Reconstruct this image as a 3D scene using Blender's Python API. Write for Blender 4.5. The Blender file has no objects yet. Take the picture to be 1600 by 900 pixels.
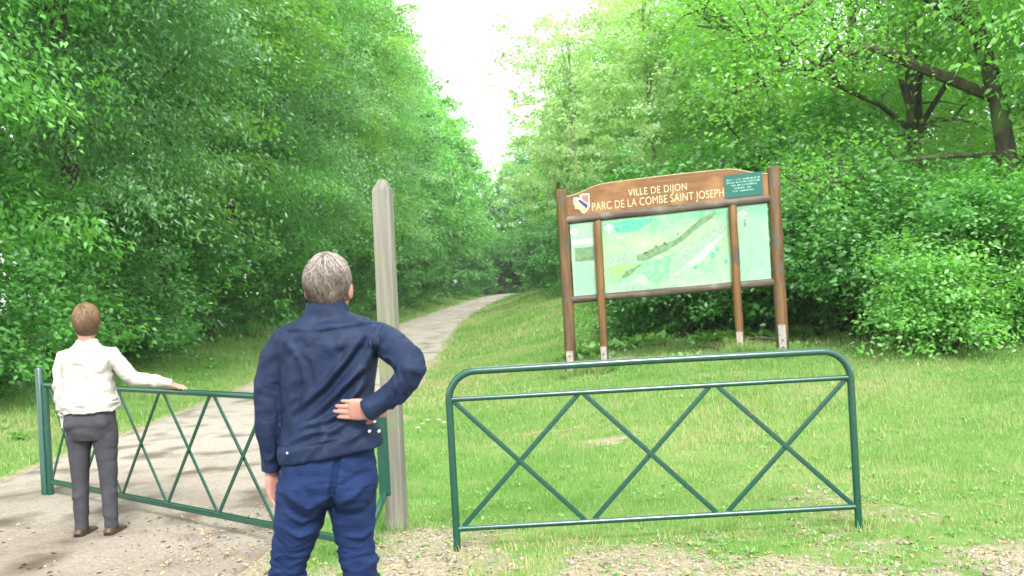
import bpy, bmesh, math, random
import numpy as np
from mathutils import Vector, Matrix
R = math.radians
sc = bpy.context.scene
COL = sc.collection

# ------------------------------------------------------------------ camera, sky, sun, exposure
HAZE = .0007
FPX = 1500.0; ROLL = R(3.2); CAMZ = 1.6
cr, sr = math.cos(ROLL), math.sin(ROLL)
cam = bpy.data.cameras.new('camera'); camo = bpy.data.objects.new('camera', cam); COL.objects.link(camo)
cam.sensor_width = 36; cam.lens = 36*FPX/1600; cam.clip_start = 0.05; cam.clip_end = 3000
camo.matrix_world = Matrix(((cr, sr, 0, 0), (0, 0, -1, 0), (-sr, cr, 0, CAMZ), (0, 0, 0, 1)))
cam.dof.use_dof = True; cam.dof.focus_distance = 5.0; cam.dof.aperture_fstop = 5.0
sc.camera = camo

SUN_EL, SUN_AZ = 44.0, 170.0          # degrees; azimuth clockwise from +Y (behind the camera)
wd = bpy.data.worlds.new('World'); sc.world = wd; wd.use_nodes = True
nt = wd.node_tree; nt.nodes.clear()
wo = nt.nodes.new('ShaderNodeOutputWorld'); bg = nt.nodes.new('ShaderNodeBackground')
sky = nt.nodes.new('ShaderNodeTexSky'); sky.sky_type = 'NISHITA'; sky.sun_disc = False
sky.sun_elevation = R(SUN_EL); sky.sun_rotation = R(SUN_AZ); sky.air_density = 1.0; sky.dust_density = 3.0
tc = nt.nodes.new('ShaderNodeTexCoord'); nz = nt.nodes.new('ShaderNodeTexNoise'); nz.inputs['Scale'].default_value = 1.6
nz.inputs['Detail'].default_value = 5
rmp = nt.nodes.new('ShaderNodeMapRange'); rmp.inputs[1].default_value = .3; rmp.inputs[2].default_value = .7
rmp.inputs[3].default_value = .86; rmp.inputs[4].default_value = 1.0
mx = nt.nodes.new('ShaderNodeMixRGB'); mx.inputs[2].default_value = (10.6, 10.9, 11.2, 1)   # the overcast cloud layer
nt.links.new(tc.outputs['Generated'], nz.inputs['Vector']); nt.links.new(nz.outputs['Fac'], rmp.inputs[0])
nt.links.new(rmp.outputs[0], mx.inputs[0]); nt.links.new(sky.outputs[0], mx.inputs[1])
nt.links.new(mx.outputs[0], bg.inputs[0]); bg.inputs[1].default_value = 0.10
nt.links.new(bg.outputs[0], wo.inputs[0])
sl = bpy.data.lights.new('sun', 'SUN'); sl.energy = 2.1; sl.angle = R(14); sl.color = (1, .97, .92)
so = bpy.data.objects.new('sun', sl); COL.objects.link(so)
sd = Vector((math.sin(R(SUN_AZ))*math.cos(R(SUN_EL)), math.cos(R(SUN_AZ))*math.cos(R(SUN_EL)), math.sin(R(SUN_EL))))
so.rotation_euler = sd.to_track_quat('Z', 'Y').to_euler(); so.location = (0, -10, 30)
sc.view_settings.view_transform = 'Standard'; sc.view_settings.look = 'None'
sc.view_settings.exposure = 1.64; sc.view_settings.gamma = 1
sc.render.engine = 'CYCLES'
cy = sc.cycles
cy.max_bounces = 8; cy.diffuse_bounces = 4; cy.glossy_bounces = 2; cy.transmission_bounces = 5; cy.transparent_max_bounces = 8
cy.use_denoising = True; cy.caustics_reflective = False; cy.caustics_refractive = False

def P(px, py, Y):
    dx, dy = px-800, 450-py
    return Vector(((dx*cr+dy*sr)/FPX*Y, Y, CAMZ+(-dx*sr+dy*cr)/FPX*Y))

# ------------------------------------------------------------------ numpy helpers
def _h(ix, iy, iz, s):
    n = (ix.astype(np.int64)*73856093) ^ (iy.astype(np.int64)*19349663) ^ (iz.astype(np.int64)*83492791) ^ (s*2654435)
    n = (n ^ (n >> 13)) * 1274126177 & 0x7fffffff
    n = (n ^ (n >> 16)) & 0xffff
    return n/65535.0*2-1
def noise3(p, s=0):
    f = np.floor(p); t = p-f; t = t*t*(3-2*t)
    x, y, z = f[:, 0], f[:, 1], f[:, 2]; out = 0
    for a in (0, 1):
        for b in (0, 1):
            for c in (0, 1):
                w = (t[:, 0] if a else 1-t[:, 0])*(t[:, 1] if b else 1-t[:, 1])*(t[:, 2] if c else 1-t[:, 2])
                out = out + w*_h(x+a, y+b, z+c, s)
    return out
def fbm(x, y, sc_=1.0, o=4, s=0):
    p = np.stack([np.asarray(x, float)*sc_, np.asarray(y, float)*sc_, np.zeros(np.shape(x))+.5], -1).reshape(-1, 3)
    v = 0; a = 1; tot = 0
    for i in range(o):
        v = v + a*noise3(p, s+i); tot += a; a *= .5; p = p*2.03+7.1
    return (v/tot).reshape(np.shape(x))
def sstep(a, b, x):
    t = np.clip((x-a)/(b-a), 0, 1); return t*t*(3-2*t)
def mesh_np(name, V, F, mat=None, smooth=False, attrs=None):
    me = bpy.data.meshes.new(name); V = np.asarray(V, np.float32); F = np.asarray(F, np.int32)
    k = F.shape[1]
    me.vertices.add(len(V)); me.vertices.foreach_set('co', V.ravel())
    me.loops.add(F.size); me.loops.foreach_set('vertex_index', F.ravel())
    me.polygons.add(len(F)); me.polygons.foreach_set('loop_start', np.arange(0, F.size, k, dtype=np.int32))
    me.polygons.foreach_set('loop_total', np.full(len(F), k, np.int32))
    if smooth: me.polygons.foreach_set('use_smooth', np.ones(len(F), bool))
    me.update(calc_edges=True)
    for n, a in (attrs or {}).items():
        at = me.attributes.new(n, 'FLOAT', 'POINT'); at.data.foreach_set('value', np.asarray(a, np.float32))
    if mat: me.materials.append(mat)
    return me

class MB:
    """collects pieces into one mesh"""
    def __init__(s): s.v = []; s.f = []
    def add(s, vs, fs):
        b = len(s.v); s.v += [tuple(v) for v in vs]; s.f += [tuple(i+b for i in f) for f in fs]; return s
    def box(s, a, b, M=None, bev=0):
        bm = bmesh.new(); bmesh.ops.create_cube(bm, size=1)
        for v in bm.verts:
            v.co = Vector([(a[i]+b[i])/2+v.co[i]*(b[i]-a[i]) for i in range(3)])
        if bev: bmesh.ops.bevel(bm, geom=bm.edges[:], offset=bev, segments=2, affect='EDGES')
        if M: bm.transform(M)
        bm.verts.index_update()
        s.add([v.co[:] for v in bm.verts], [[v.index for v in f.verts] for f in bm.faces]); bm.free(); return s
    def tube(s, pts, rad, n=12, ref=None, sup=2.0, cap=True):
        """pts: centre line; rad: per point r or (r1, r2); r1 along ref, r2 across"""
        pts = [Vector(p) for p in pts]; rings = []
        for i, p in enumerate(pts):
            t = (pts[min(i+1, len(pts)-1)]-pts[max(i-1, 0)]).normalized()
            if ref is not None: rf = Vector(ref)
            elif i == 0: rf = Vector((0, 0, 1)) if abs(t.z) < .9 else Vector((1, 0, 0))
            else: rf = u
            u = (rf-t*rf.dot(t)).normalized(); w = t.cross(u)
            r = rad[i] if isinstance(rad, (list, tuple)) else rad
            r1, r2 = r if isinstance(r, (list, tuple)) else (r, r)
            ring = []
            for k in range(n):
                a = 2*math.pi*k/n; c, d = math.cos(a), math.sin(a)
                if sup != 2.0:
                    c = math.copysign(abs(c)**(2/sup), c); d = math.copysign(abs(d)**(2/sup), d)
                ring.append(p+u*r1*c+w*r2*d)
            rings.append(ring)
        vs = [v for r_ in rings for v in r_]; fs = []
        for i in range(len(rings)-1):
            for k in range(n):
                k2 = (k+1) % n; fs.append((i*n+k, i*n+k2, (i+1)*n+k2, (i+1)*n+k))
        if cap:
            fs.append(tuple(range(n-1, -1, -1))); fs.append(tuple((len(rings)-1)*n+k for k in range(n)))
        return s.add(vs, fs)
    def ell(s, c, r, M=None, n=16):
        vs = []; fs = []
        for i in range(n+1):
            th = math.pi*i/n
            for k in range(2*n):
                ph = math.pi*k/n
                v = Vector((r[0]*math.sin(th)*math.cos(ph), r[1]*math.sin(th)*math.sin(ph), r[2]*math.cos(th)))
                if M: v = M @ v
                vs.append(v+Vector(c))
        for i in range(n):
            for k in range(2*n):
                k2 = (k+1) % (2*n); fs.append((i*2*n+k, (i+1)*2*n+k, (i+1)*2*n+k2, i*2*n+k2))
        return s.add(vs, fs)
    def mesh(s, name, mat, smooth=None):
        me = bpy.data.meshes.new(name); me.from_pydata(s.v, [], s.f); me.validate(); me.update()
        if mat: me.materials.append(mat)
        if smooth is not None:
            bm = bmesh.new(); bm.from_mesh(me); bmesh.ops.remove_doubles(bm, verts=bm.verts, dist=1e-6)
            bmesh.ops.recalc_face_normals(bm, faces=bm.faces)
            for e in bm.edges:
                e.smooth = len(e.link_faces) == 2 and e.calc_face_angle(0) < R(smooth)
            for f in bm.faces: f.smooth = True
            bm.to_mesh(me); bm.free()
        return me

def link(name, me, parent=None):
    o = bpy.data.objects.new(name, me); COL.objects.link(o)
    if parent: o.parent = parent
    return o
def tag(o, label=None, cat=None, group=None, kind=None):
    if label: o['label'] = label
    if cat: o['category'] = cat
    if group: o['group'] = group
    if kind: o['kind'] = kind
    return o
def empty(name, loc, label, cat, group=None, rz=0):
    o = bpy.data.objects.new(name, None); COL.objects.link(o); o.location = loc; o.rotation_euler = (0, 0, rz)
    o.empty_display_size = .1
    return tag(o, label, cat, group)

# ------------------------------------------------------------------ materials
def mat(name, col, rough=.6, spec=.3, c2=None, scale=20, stretch=(1, 1, 1), bump=0, bscale=None, metal=0, c3=None, s3=3, t3=(.5, .62), contrast=(.3, .7)):
    m = bpy.data.materials.new(name); m.use_nodes = True; n = m.node_tree; b = n.nodes['Principled BSDF']
    b.inputs['Roughness'].default_value = rough; b.inputs['Specular IOR Level'].default_value = spec; b.inputs['Metallic'].default_value = metal
    tcn = n.nodes.new('ShaderNodeTexCoord'); mp = n.nodes.new('ShaderNodeMapping'); mp.inputs['Scale'].default_value = stretch
    n.links.new(tcn.outputs['Object'], mp.inputs[0])
    if c2:
        t = n.nodes.new('ShaderNodeTexNoise'); t.inputs['Scale'].default_value = scale; t.inputs['Detail'].default_value = 6
        n.links.new(mp.outputs[0], t.inputs['Vector'])
        mr = n.nodes.new('ShaderNodeMapRange'); mr.inputs[1].default_value = contrast[0]; mr.inputs[2].default_value = contrast[1]
        n.links.new(t.outputs['Fac'], mr.inputs[0])
        x = n.nodes.new('ShaderNodeMixRGB'); x.inputs[1].default_value = (*col, 1); x.inputs[2].default_value = (*c2, 1)
        n.links.new(mr.outputs[0], x.inputs[0]); out = x.outputs[0]
        if c3:
            t2 = n.nodes.new('ShaderNodeTexNoise'); t2.inputs['Scale'].default_value = s3; t2.inputs['Detail'].default_value = 4
            n.links.new(tcn.outputs['Object'], t2.inputs['Vector'])
            m2 = n.nodes.new('ShaderNodeMapRange'); m2.inputs[1].default_value = t3[0]; m2.inputs[2].default_value = t3[1]
            n.links.new(t2.outputs['Fac'], m2.inputs[0])
            x2 = n.nodes.new('ShaderNodeMixRGB'); x2.inputs[2].default_value = (*c3, 1)
            n.links.new(m2.outputs[0], x2.inputs[0]); n.links.new(out, x2.inputs[1]); out = x2.outputs[0]
        n.links.new(out, b.inputs['Base Color'])
    else:
        b.inputs['Base Color'].default_value = (*col, 1)
    if bump:
        t = n.nodes.new('ShaderNodeTexNoise'); t.inputs['Scale'].default_value = bscale or scale; t.inputs['Detail'].default_value = 5
        n.links.new(mp.outputs[0], t.inputs['Vector'])
        bp = n.nodes.new('ShaderNodeBump'); bp.inputs['Strength'].default_value = bump; bp.inputs['Distance'].default_value = .01
        n.links.new(t.outputs['Fac'], bp.inputs['Height']); n.links.new(bp.outputs[0], b.inputs['Normal'])
    return m

def leafmat(name, ca, cb, tr, trans=.45, gloss=.06, straw=None):
    """leaf: diffuse + light passing through the blade; colour varies from leaf to leaf and branch to branch"""
    m = bpy.data.materials.new(name); m.use_nodes = True; n = m.node_tree; n.nodes.clear(); L = n.links.new
    out = n.nodes.new('ShaderNodeOutputMaterial')
    geo = n.nodes.new('ShaderNodeNewGeometry'); at = n.nodes.new('ShaderNodeAttribute'); at.attribute_name = 'tint'
    oi = n.nodes.new('ShaderNodeObjectInfo')
    ad = n.nodes.new('ShaderNodeMath'); ad.operation = 'MULTIPLY_ADD'; ad.inputs[1].default_value = .45
    L(geo.outputs['Random Per Island'], ad.inputs[0]); L(at.outputs['Fac'], ad.inputs[2])
    a2 = n.nodes.new('ShaderNodeMath'); a2.operation = 'MULTIPLY_ADD'; a2.inputs[1].default_value = .3
    L(oi.outputs['Random'], a2.inputs[0]); L(ad.outputs[0], a2.inputs[2]); a2.use_clamp = True
    x = n.nodes.new('ShaderNodeMixRGB'); x.inputs[1].default_value = (*ca, 1); x.inputs[2].default_value = (*cb, 1); L(a2.outputs[0], x.inputs[0])
    if straw:
        sm = n.nodes.new('ShaderNodeMapRange'); sm.inputs[1].default_value = .62; sm.inputs[2].default_value = 1.0; L(a2.outputs[0], sm.inputs[0])
        y = n.nodes.new('ShaderNodeMixRGB'); y.inputs[2].default_value = (*straw, 1); L(sm.outputs[0], y.inputs[0]); L(x.outputs[0], y.inputs[1]); x = y
    t = n.nodes.new('ShaderNodeMixRGB'); t.blend_type = 'MULTIPLY'; t.inputs[0].default_value = 1; t.inputs[2].default_value = (*tr, 1); L(x.outputs[0], t.inputs[1])
    d = n.nodes.new('ShaderNodeBsdfDiffuse'); L(x.outputs[0], d.inputs[0])
    tl = n.nodes.new('ShaderNodeBsdfTranslucent'); L(t.outputs[0], tl.inputs[0])
    ms = n.nodes.new('ShaderNodeMixShader'); ms.inputs[0].default_value = trans; L(d.outputs[0], ms.inputs[1]); L(tl.outputs[0], ms.inputs[2])
    g = n.nodes.new('ShaderNodeBsdfGlossy'); g.inputs['Roughness'].default_value = .42; g.inputs[0].default_value = (.8, .9, .85, 1)
    fr = n.nodes.new('ShaderNodeLayerWeight'); fr.inputs[0].default_value = .3
    fm = n.nodes.new('ShaderNodeMath'); fm.operation = 'MULTIPLY'; fm.inputs[1].default_value = gloss*2; L(fr.outputs['Fresnel'], fm.inputs[0])
    fa = n.nodes.new('ShaderNodeMath'); fa.operation = 'ADD'; fa.inputs[1].default_value = gloss*.5; L(fm.outputs[0], fa.inputs[0])
    m2 = n.nodes.new('ShaderNodeMixShader'); L(fa.outputs[0], m2.inputs[0]); L(ms.outputs[0], m2.inputs[1]); L(g.outputs[0], m2.inputs[2])
    L(m2.outputs[0], out.inputs[0])
    return m

def hairmat(name, ca, cb, cc):
    m = bpy.data.materials.new(name); m.use_nodes = True; n = m.node_tree; b = n.nodes['Principled BSDF']; b.inputs['Roughness'].default_value = .45; b.inputs['Specular IOR Level'].default_value = .4
    g = n.nodes.new('ShaderNodeNewGeometry'); r = n.nodes.new('ShaderNodeValToRGB'); e = r.color_ramp.elements
    e[0].color = (*ca, 1); e[1].color = (*cc, 1); q = e.new(.5); q.color = (*cb, 1)
    at = n.nodes.new('ShaderNodeAttribute'); at.attribute_name = 'tint'; a = n.nodes.new('ShaderNodeMath'); a.operation = 'MULTIPLY_ADD'; a.inputs[1].default_value = .55
    n.links.new(g.outputs['Random Per Island'], a.inputs[0]); n.links.new(at.outputs['Fac'], a.inputs[2]); n.links.new(a.outputs[0], r.inputs[0]); n.links.new(r.outputs[0], b.inputs['Base Color']); return m
M = {}
M['leaf_left'] = leafmat('leaf_green', (.055, .225, .032), (.21, .52, .11), (1.5, 1.6, .8), .52)
M['leaf_mint'] = leafmat('leaf_cool_green', (.07, .245, .055), (.26, .54, .18), (1.4, 1.5, .9), .5, .09)
M['leaf_lime'] = leafmat('leaf_lime_green', (.085, .25, .03), (.27, .54, .09), (1.5, 1.5, .8), .54)
M['leaf_right'] = leafmat('leaf_fresh_green', (.075, .25, .036), (.23, .52, .10), (1.6, 1.6, .8), .54)
M['leaf_dark'] = leafmat('leaf_shrub_green', (.040, .16, .024), (.12, .36, .06), (1.4, 1.6, .7), .42)
M['leaf_pale'] = leafmat('leaf_glare_green', (.30, .50, .18), (.52, .72, .36), (1.3, 1.3, .9), .68)  # bleaching by sky glare is put into the leaf colour of the lacy trees
M['grass'] = leafmat('grass_blade', (.085, .21, .036), (.24, .41, .115), (1.4, 1.4, .75), .35, .03, straw=(.40, .37, .20))
M['bark'] = mat('bark', (.10, .085, .065), .9, .1, (.05, .042, .03), 14, (1, 1, .25), .8, 22, c3=(.09, .14, .05), s3=2)
M['wood_post'] = mat('weathered_post_wood', (.205, .20, .17), .88, .12, (.115, .11, .09), 30, (1, 1, .04), .7, 34, c3=(.15, .19, .08), s3=3.2, t3=(.50, .72))
M['log'] = mat('stained_log', (0.170, 0.089, 0.032), .62, .3, (0.047, 0.031, 0.019), 18, (1, 1, .10), .5, 25, c3=(0.085, 0.072, 0.053), s3=5, t3=(.5, .7))
M['log_orange'] = mat('orange_stained_log', (0.187, 0.092, 0.025), .58, .3, (0.076, 0.043, 0.019), 16, (1, 1, .08), .5, 25, c3=(0.072, 0.055, 0.038), s3=4, t3=(.54, .66))
M['log_grey'] = mat('weathered_rail_log', (0.111, 0.085, 0.068), .62, .35, (0.047, 0.031, 0.020), 18, (.10, 1, 1), .5, 25, c3=(0.145, 0.128, 0.111), s3=4, t3=(.52, .75))
M['board'] = mat('brown_header_board', (0.204, 0.098, 0.038), .58, .3, (0.115, 0.052, 0.020), 9, (.25, 1, 7), .3, 12, c3=(0.238, 0.123, 0.047), s3=2.5)
M['board_edge'] = mat('board_edge_pale', (0.468, 0.425, 0.255), .8, .2, (0.357, 0.306, 0.170), 20)
M['letter'] = mat('cream_paint', (0.533, 0.475, 0.302), .6, .3, (0.432, 0.360, 0.216), 60)
M['plate'] = mat('galvanised_foot_plate', (0.302, 0.295, 0.274), .55, .4, (0.180, 0.173, 0.158), 30, c3=(0.360, 0.302, 0.216), s3=12)
M['green'] = mat('green_gloss_paint', (.0018, .040, .026), .25, .7, (.003, .056, .036), 40, (1, 1, 1), .03, 60, c3=(.055, .05, .032), s3=26, t3=(.66, .70))
M['teal'] = mat('teal_notice_paint', (.005, .08, .066), .4, .4, (.008, .10, .08), 8)
M['teal_text'] = mat('pale_green_letters', (0.357, 0.612, 0.493), .6)
M['jacket'] = mat('navy_jacket_cloth', (.0025, .0085, .029), .66, .24, (.005, .0155, .047), 18, (1, 1, 1), .4, 34)
M['trouser'] = mat('blue_trouser_cloth', (.004, .012, .046), .8, .15, (.008, .021, .074), 14, (1, 1, 1.8), .5, 30)
M['skin'] = mat('skin', (0.340, 0.200, 0.157), .5, .35, (0.315, 0.149, 0.119), 22)
M['cream'] = mat('cream_knit', (0.408, 0.399, 0.365), .85, .1, (0.323, 0.315, 0.281), 30, bump=.4, bscale=60)
M['dark_trouser'] = mat('charcoal_trouser_cloth', (.05, .05, .058), .8, .15, (.035, .035, .04), 14, bump=.4, bscale=14)
M['shoe'] = mat('brown_leather', (.06, .035, .022), .45, .4, (.04, .025, .018), 14)
M['white'] = mat('white_metal_snap', (0.680, 0.680, 0.680), .3, .5)
M['petal'] = mat('white_petal', (0.722, 0.722, 0.697), .6, .2)
M['yolk'] = mat('yellow_flower_centre', (.6, .45, .05), .6, .2)
M['dead'] = mat('dead_leaf', (.30, .19, .09), .8, .1, (.48, .36, .2), 9)
M['twig'] = mat('dry_twig', (.33, .25, .17), .85, .1, (.22, .15, .09), 20)
M['stone'] = hairmat('pale_gravel_stone', (.15, .13, .095), (.34, .31, .25), (.66, .63, .57))

# ------------------------------------------------------------------ the ground
def pathx(Y):   # centre line of the path
    Y = np.asarray(Y, float)
    c = np.interp(Y, [-20, 6, 16, 30, 45, 60, 80, 100, 115, 130, 150], [-3.3, -3.35, -3.45, -3.75, -4.05, -3.9, -3.15, -2.2, -.9, 2.0, 7])
    return c
def pathw(Y):
    return np.interp(Y, [-20, 10, 16, 60, 120], [1.75, 1.65, 1.62, 1.4, 1.3])
def path_d(X, Y):   # distance outside the path edge (negative inside)
    return np.abs(X-pathx(Y))-pathw(Y)
def rise(Y):
    return np.interp(Y, [22, 60, 110, 150, 300], [0, .22, .85, 1.1, 1.2])
def height(X, Y):
    X = np.asarray(X, float); Y = np.asarray(Y, float)
    px_ = pathx(Y)
    r = X-px_-pathw(Y)-.1; l = px_-pathw(Y)-.1-X
    hr = sstep(.2, 4.5, r)*np.interp(Y, [7.2, 13.5, 22, 45, 90, 200], [0, .45, .72, 1.0, .9, .9])
    hr = hr + sstep(4.5, 16, r)*np.interp(Y, [8, 20], [0, .9])
    hr = hr*np.interp(Y, [95, 125], [1, .0])
    hl = sstep(.2, 4.2, l)*np.interp(Y, [8, 16, 30, 60, 120], [0, .45, .7, .9, .6]) + sstep(5, 20, l)*np.interp(Y, [8, 20], [0, .8])
    off = sstep(.0, 1.0, path_d(X, Y))
    return rise(Y)+hr+hl+off*(.025*fbm(X, Y, .9, 3, 5)+.012*fbm(X, Y, 4.0, 2, 9))*np.interp(Y, [5, 8], [.5, 1])
def dirt(X, Y):     # bare soil and gravel: 1, grass: 0
    n = fbm(X, Y, 1.3, 5, 21); n2 = fbm(X, Y, .45, 3, 31)
    d = 1-sstep(4.75, 6.7, Y+n*1.9-.9*np.exp(-((X+.72)/.35)**2)+.25*(X > 0))
    d = np.maximum(d, (1-sstep(.0, .35, path_d(X, Y)+n*.35)))
    d = np.maximum(d, .42*sstep(.22, .6, n2+n*.4)*sstep(5, 6, Y)*(1-sstep(10, 16, Y)))
    d = np.maximum(d, .8*np.exp(-((X-.9)/.5)**2-((Y-9.2)/.28)**2)*(n > -.2))
    d = np.maximum(d, .5*np.exp(-((X-2.6)/1.4)**2-((Y-12.2)/.25)**2))
    return np.clip(d, 0, 1)

gx = np.unique(np.concatenate([np.linspace(-400, -40, 13), np.linspace(-40, -7, 45), np.arange(-7, 7, .09), np.linspace(7, 40, 45), np.linspace(40, 400, 13)]))
gy = np.unique(np.concatenate([np.linspace(-60, 2, 20), np.arange(2, 10, .07), np.arange(10, 22, .18), np.arange(22, 60, .8), np.linspace(60, 160, 50), np.linspace(160, 900, 16)]))
GX, GY = np.meshgrid(gx, gy); gz = height(GX, GY)
ny, nx = GX.shape; idx = np.arange(nx*ny).reshape(ny, nx)
F = np.stack([idx[:-1, :-1], idx[:-1, 1:], idx[1:, 1:], idx[1:, :-1]], -1).reshape(-1, 4)

def ground_mat():
    m = bpy.data.materials.new('grass_and_soil'); m.use_nodes = True; n = m.node_tree; b = n.nodes['Principled BSDF']; L = n.links.new
    b.inputs['Roughness'].default_value = .95; b.inputs['Specular IOR Level'].default_value = .1
    tcn = n.nodes.new('ShaderNodeTexCoord')
    def ns(scale, det=6, rough=.6):
        t = n.nodes.new('ShaderNodeTexNoise'); t.inputs['Scale'].default_value = scale; t.inputs['Detail'].default_value = det
        t.inputs['Roughness'].default_value = rough; L(tcn.outputs['Object'], t.inputs['Vector']); return t.outputs['Fac']
    def ramp(f, stops):
        r = n.nodes.new('ShaderNodeValToRGB'); r.color_ramp.elements[0].position = stops[0][0]; r.color_ramp.elements[0].color = (*stops[0][1], 1)
        r.color_ramp.elements[1].position = stops[-1][0]; r.color_ramp.elements[1].color = (*stops[-1][1], 1)
        for p_, c in stops[1:-1]:
            e = r.color_ramp.elements.new(p_); e.color = (*c, 1)
        L(f, r.inputs[0]); return r.outputs[0]
    g = ramp(ns(1.7, 10, .75), [(.3, (.07, .16, .03)), (.5, (.12, .23, .05)), (.68, (.21, .26, .10))])
    s = ramp(ns(26, 8, .8), [(.28, (.09, .078, .045)), (.40, (.19, .165, .10)), (.52, (.32, .275, .19)), (.64, (.45, .40, .30)), (.76, (.58, .54, .45))])
    at = n.nodes.new('ShaderNodeAttribute'); at.attribute_name = 'dirt'
    jit = n.nodes.new('ShaderNodeMath'); jit.operation = 'MULTIPLY_ADD'; jit.inputs[1].default_value = 2.0; L(ns(9, 8, .7), jit.inputs[0])
    ja = n.nodes.new('ShaderNodeMath'); ja.operation = 'SUBTRACT'; ja.inputs[1].default_value = 1.0; L(at.outputs['Fac'], ja.inputs[0]); L(ja.outputs[0], jit.inputs[2])
    mr = n.nodes.new('ShaderNodeMapRange'); mr.inputs[1].default_value = .32; mr.inputs[2].default_value = .62; L(jit.outputs[0], mr.inputs[0])
    x = n.nodes.new('ShaderNodeMixRGB'); L(mr.outputs[0], x.inputs[0]); L(g, x.inputs[1]); L(s, x.inputs[2])
    at2 = n.nodes.new('ShaderNodeAttribute'); at2.attribute_name = 'wood'
    x2 = n.nodes.new('ShaderNodeMixRGB'); L(at2.outputs['Fac'], x2.inputs[0]); L(x.outputs[0], x2.inputs[1])
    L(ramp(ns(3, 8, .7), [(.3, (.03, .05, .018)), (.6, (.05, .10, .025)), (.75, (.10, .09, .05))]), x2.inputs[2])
    L(x2.outputs[0], b.inputs['Base Color'])
    bp = n.nodes.new('ShaderNodeBump'); bp.inputs['Strength'].default_value = .9; bp.inputs['Distance'].default_value = .02
    L(ns(40, 8, .75), bp.inputs['Height']); L(bp.outputs[0], b.inputs['Normal'])
    return m
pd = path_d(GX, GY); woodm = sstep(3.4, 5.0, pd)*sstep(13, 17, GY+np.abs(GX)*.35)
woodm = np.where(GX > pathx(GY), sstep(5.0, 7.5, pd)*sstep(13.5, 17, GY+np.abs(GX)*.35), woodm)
ground = link('ground', mesh_np('ground', np.stack([GX, GY, gz], -1).reshape(-1, 3), F, ground_mat(), True,
              {'dirt': dirt(GX, GY).ravel(), 'wood': woodm.ravel()}))
tag(ground, 'grass verge with worn soil and gravel around the gate', kind='structure')

# path: pale compacted gravel
ys = np.concatenate([np.arange(-12, 25, .12), np.arange(25, 70, .6), np.arange(70, 151, 1.5)]); us = np.linspace(-1, 1, 41)
PY, PU = np.meshgrid(ys, us, indexing='ij')
ed = .10*fbm(PY, PU*0+np.sign(PU), 1.1, 4, 3)
PX = pathx(PY)+PU*(pathw(PY)+ed)
PZ = .014+rise(PY)+.02*(1-PU**2)+.006*fbm(PX, PY, 1.5, 3, 4)*(1-PU**4)-.012*(np.abs(PU) > .999)
n1, n2 = PX.shape; idx = np.arange(n1*n2).reshape(n1, n2)
F = np.stack([idx[:-1, :-1], idx[:-1, 1:], idx[1:, 1:], idx[1:, :-1]], -1).reshape(-1, 4)
M['path'] = mat('compacted_gravel', (.235, .208, .178), .95, .1, (.40, .365, .32), 42, (1, 1, 1), 1.0, 45, c3=(.135, .115, .09), s3=1.7, t3=(.50, .68), contrast=(.25, .75))
n_ = M['path'].node_tree; b_ = n_.nodes['Principled BSDF']; src = b_.inputs['Base Color'].links[0].from_socket
at_ = n_.nodes.new('ShaderNodeAttribute'); at_.attribute_name = 'soiled'; x_ = n_.nodes.new('ShaderNodeMixRGB'); x_.blend_type = 'MULTIPLY'; x_.inputs[2].default_value = (.64, .60, .55, 1)
n_.links.new(at_.outputs['Fac'], x_.inputs[0]); n_.links.new(src, x_.inputs[1]); n_.links.new(x_.outputs[0], b_.inputs['Base Color'])
soil = np.clip(sstep(12, 6.5, PY)*(.8+.9*fbm(PX, PY, .9, 4, 70)), 0, 1)
path = link('path', mesh_np('path', np.stack([PX, PY, PZ], -1).reshape(-1, 3), F, M['path'], True, {'soiled': soil.ravel()})); tag(path, 'pale gravel path leading off between the trees', kind='structure')

# ------------------------------------------------------------------ grass blades
rng = np.random.default_rng(4)
def blades(n, x0, x1, y0, y1, h, w, keep=None, lean=.5, hv=.5):
    X = rng.uniform(x0, x1, n); Y = rng.uniform(y0, y1, n)
    k = path_d(X, Y) > -.02+.08*rng.standard_normal(n)*.6
    k &= rng.random(n) > dirt(X, Y)*1.15-.38*(fbm(X, Y, 5.5, 3, 91) > .12)*(path_d(X, Y) > 0)
    k &= np.abs(X)/np.maximum(Y, .1) < .66
    if keep is not None: k &= keep(X, Y)
    X = X[k]; Y = Y[k]; n = len(X)
    cl = fbm(X, Y, 1.6, 3, 44)
    H = h*(1+hv*rng.standard_normal(n)*.6).clip(.3, 2.2)*(1+.85*cl).clip(.35); W = w*(.7+.6*rng.random(n)); a = rng.uniform(0, 2*np.pi, n); le = rng.uniform(.1, 1, n)*lean*H
    Z = height(X, Y)-.004; b = rng.uniform(0, 2*np.pi, n)
    p0 = np.stack([X-np.cos(a)*W/2, Y-np.sin(a)*W/2, Z], -1); p1 = np.stack([X+np.cos(a)*W/2, Y+np.sin(a)*W/2, Z], -1)
    p2 = np.stack([X+np.cos(b)*le, Y+np.sin(b)*le, Z+H], -1)
    tint = np.repeat((.22+.75*fbm(X, Y, .55, 4, 61)+.18*rng.standard_normal(n)+.12*(rng.random(n) < .12)+.26*sstep(.5, 4, X)*sstep(10, 6.5, Y)), 3)
    return np.stack([p0, p1, p2], 1).reshape(-1, 3), tint
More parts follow.
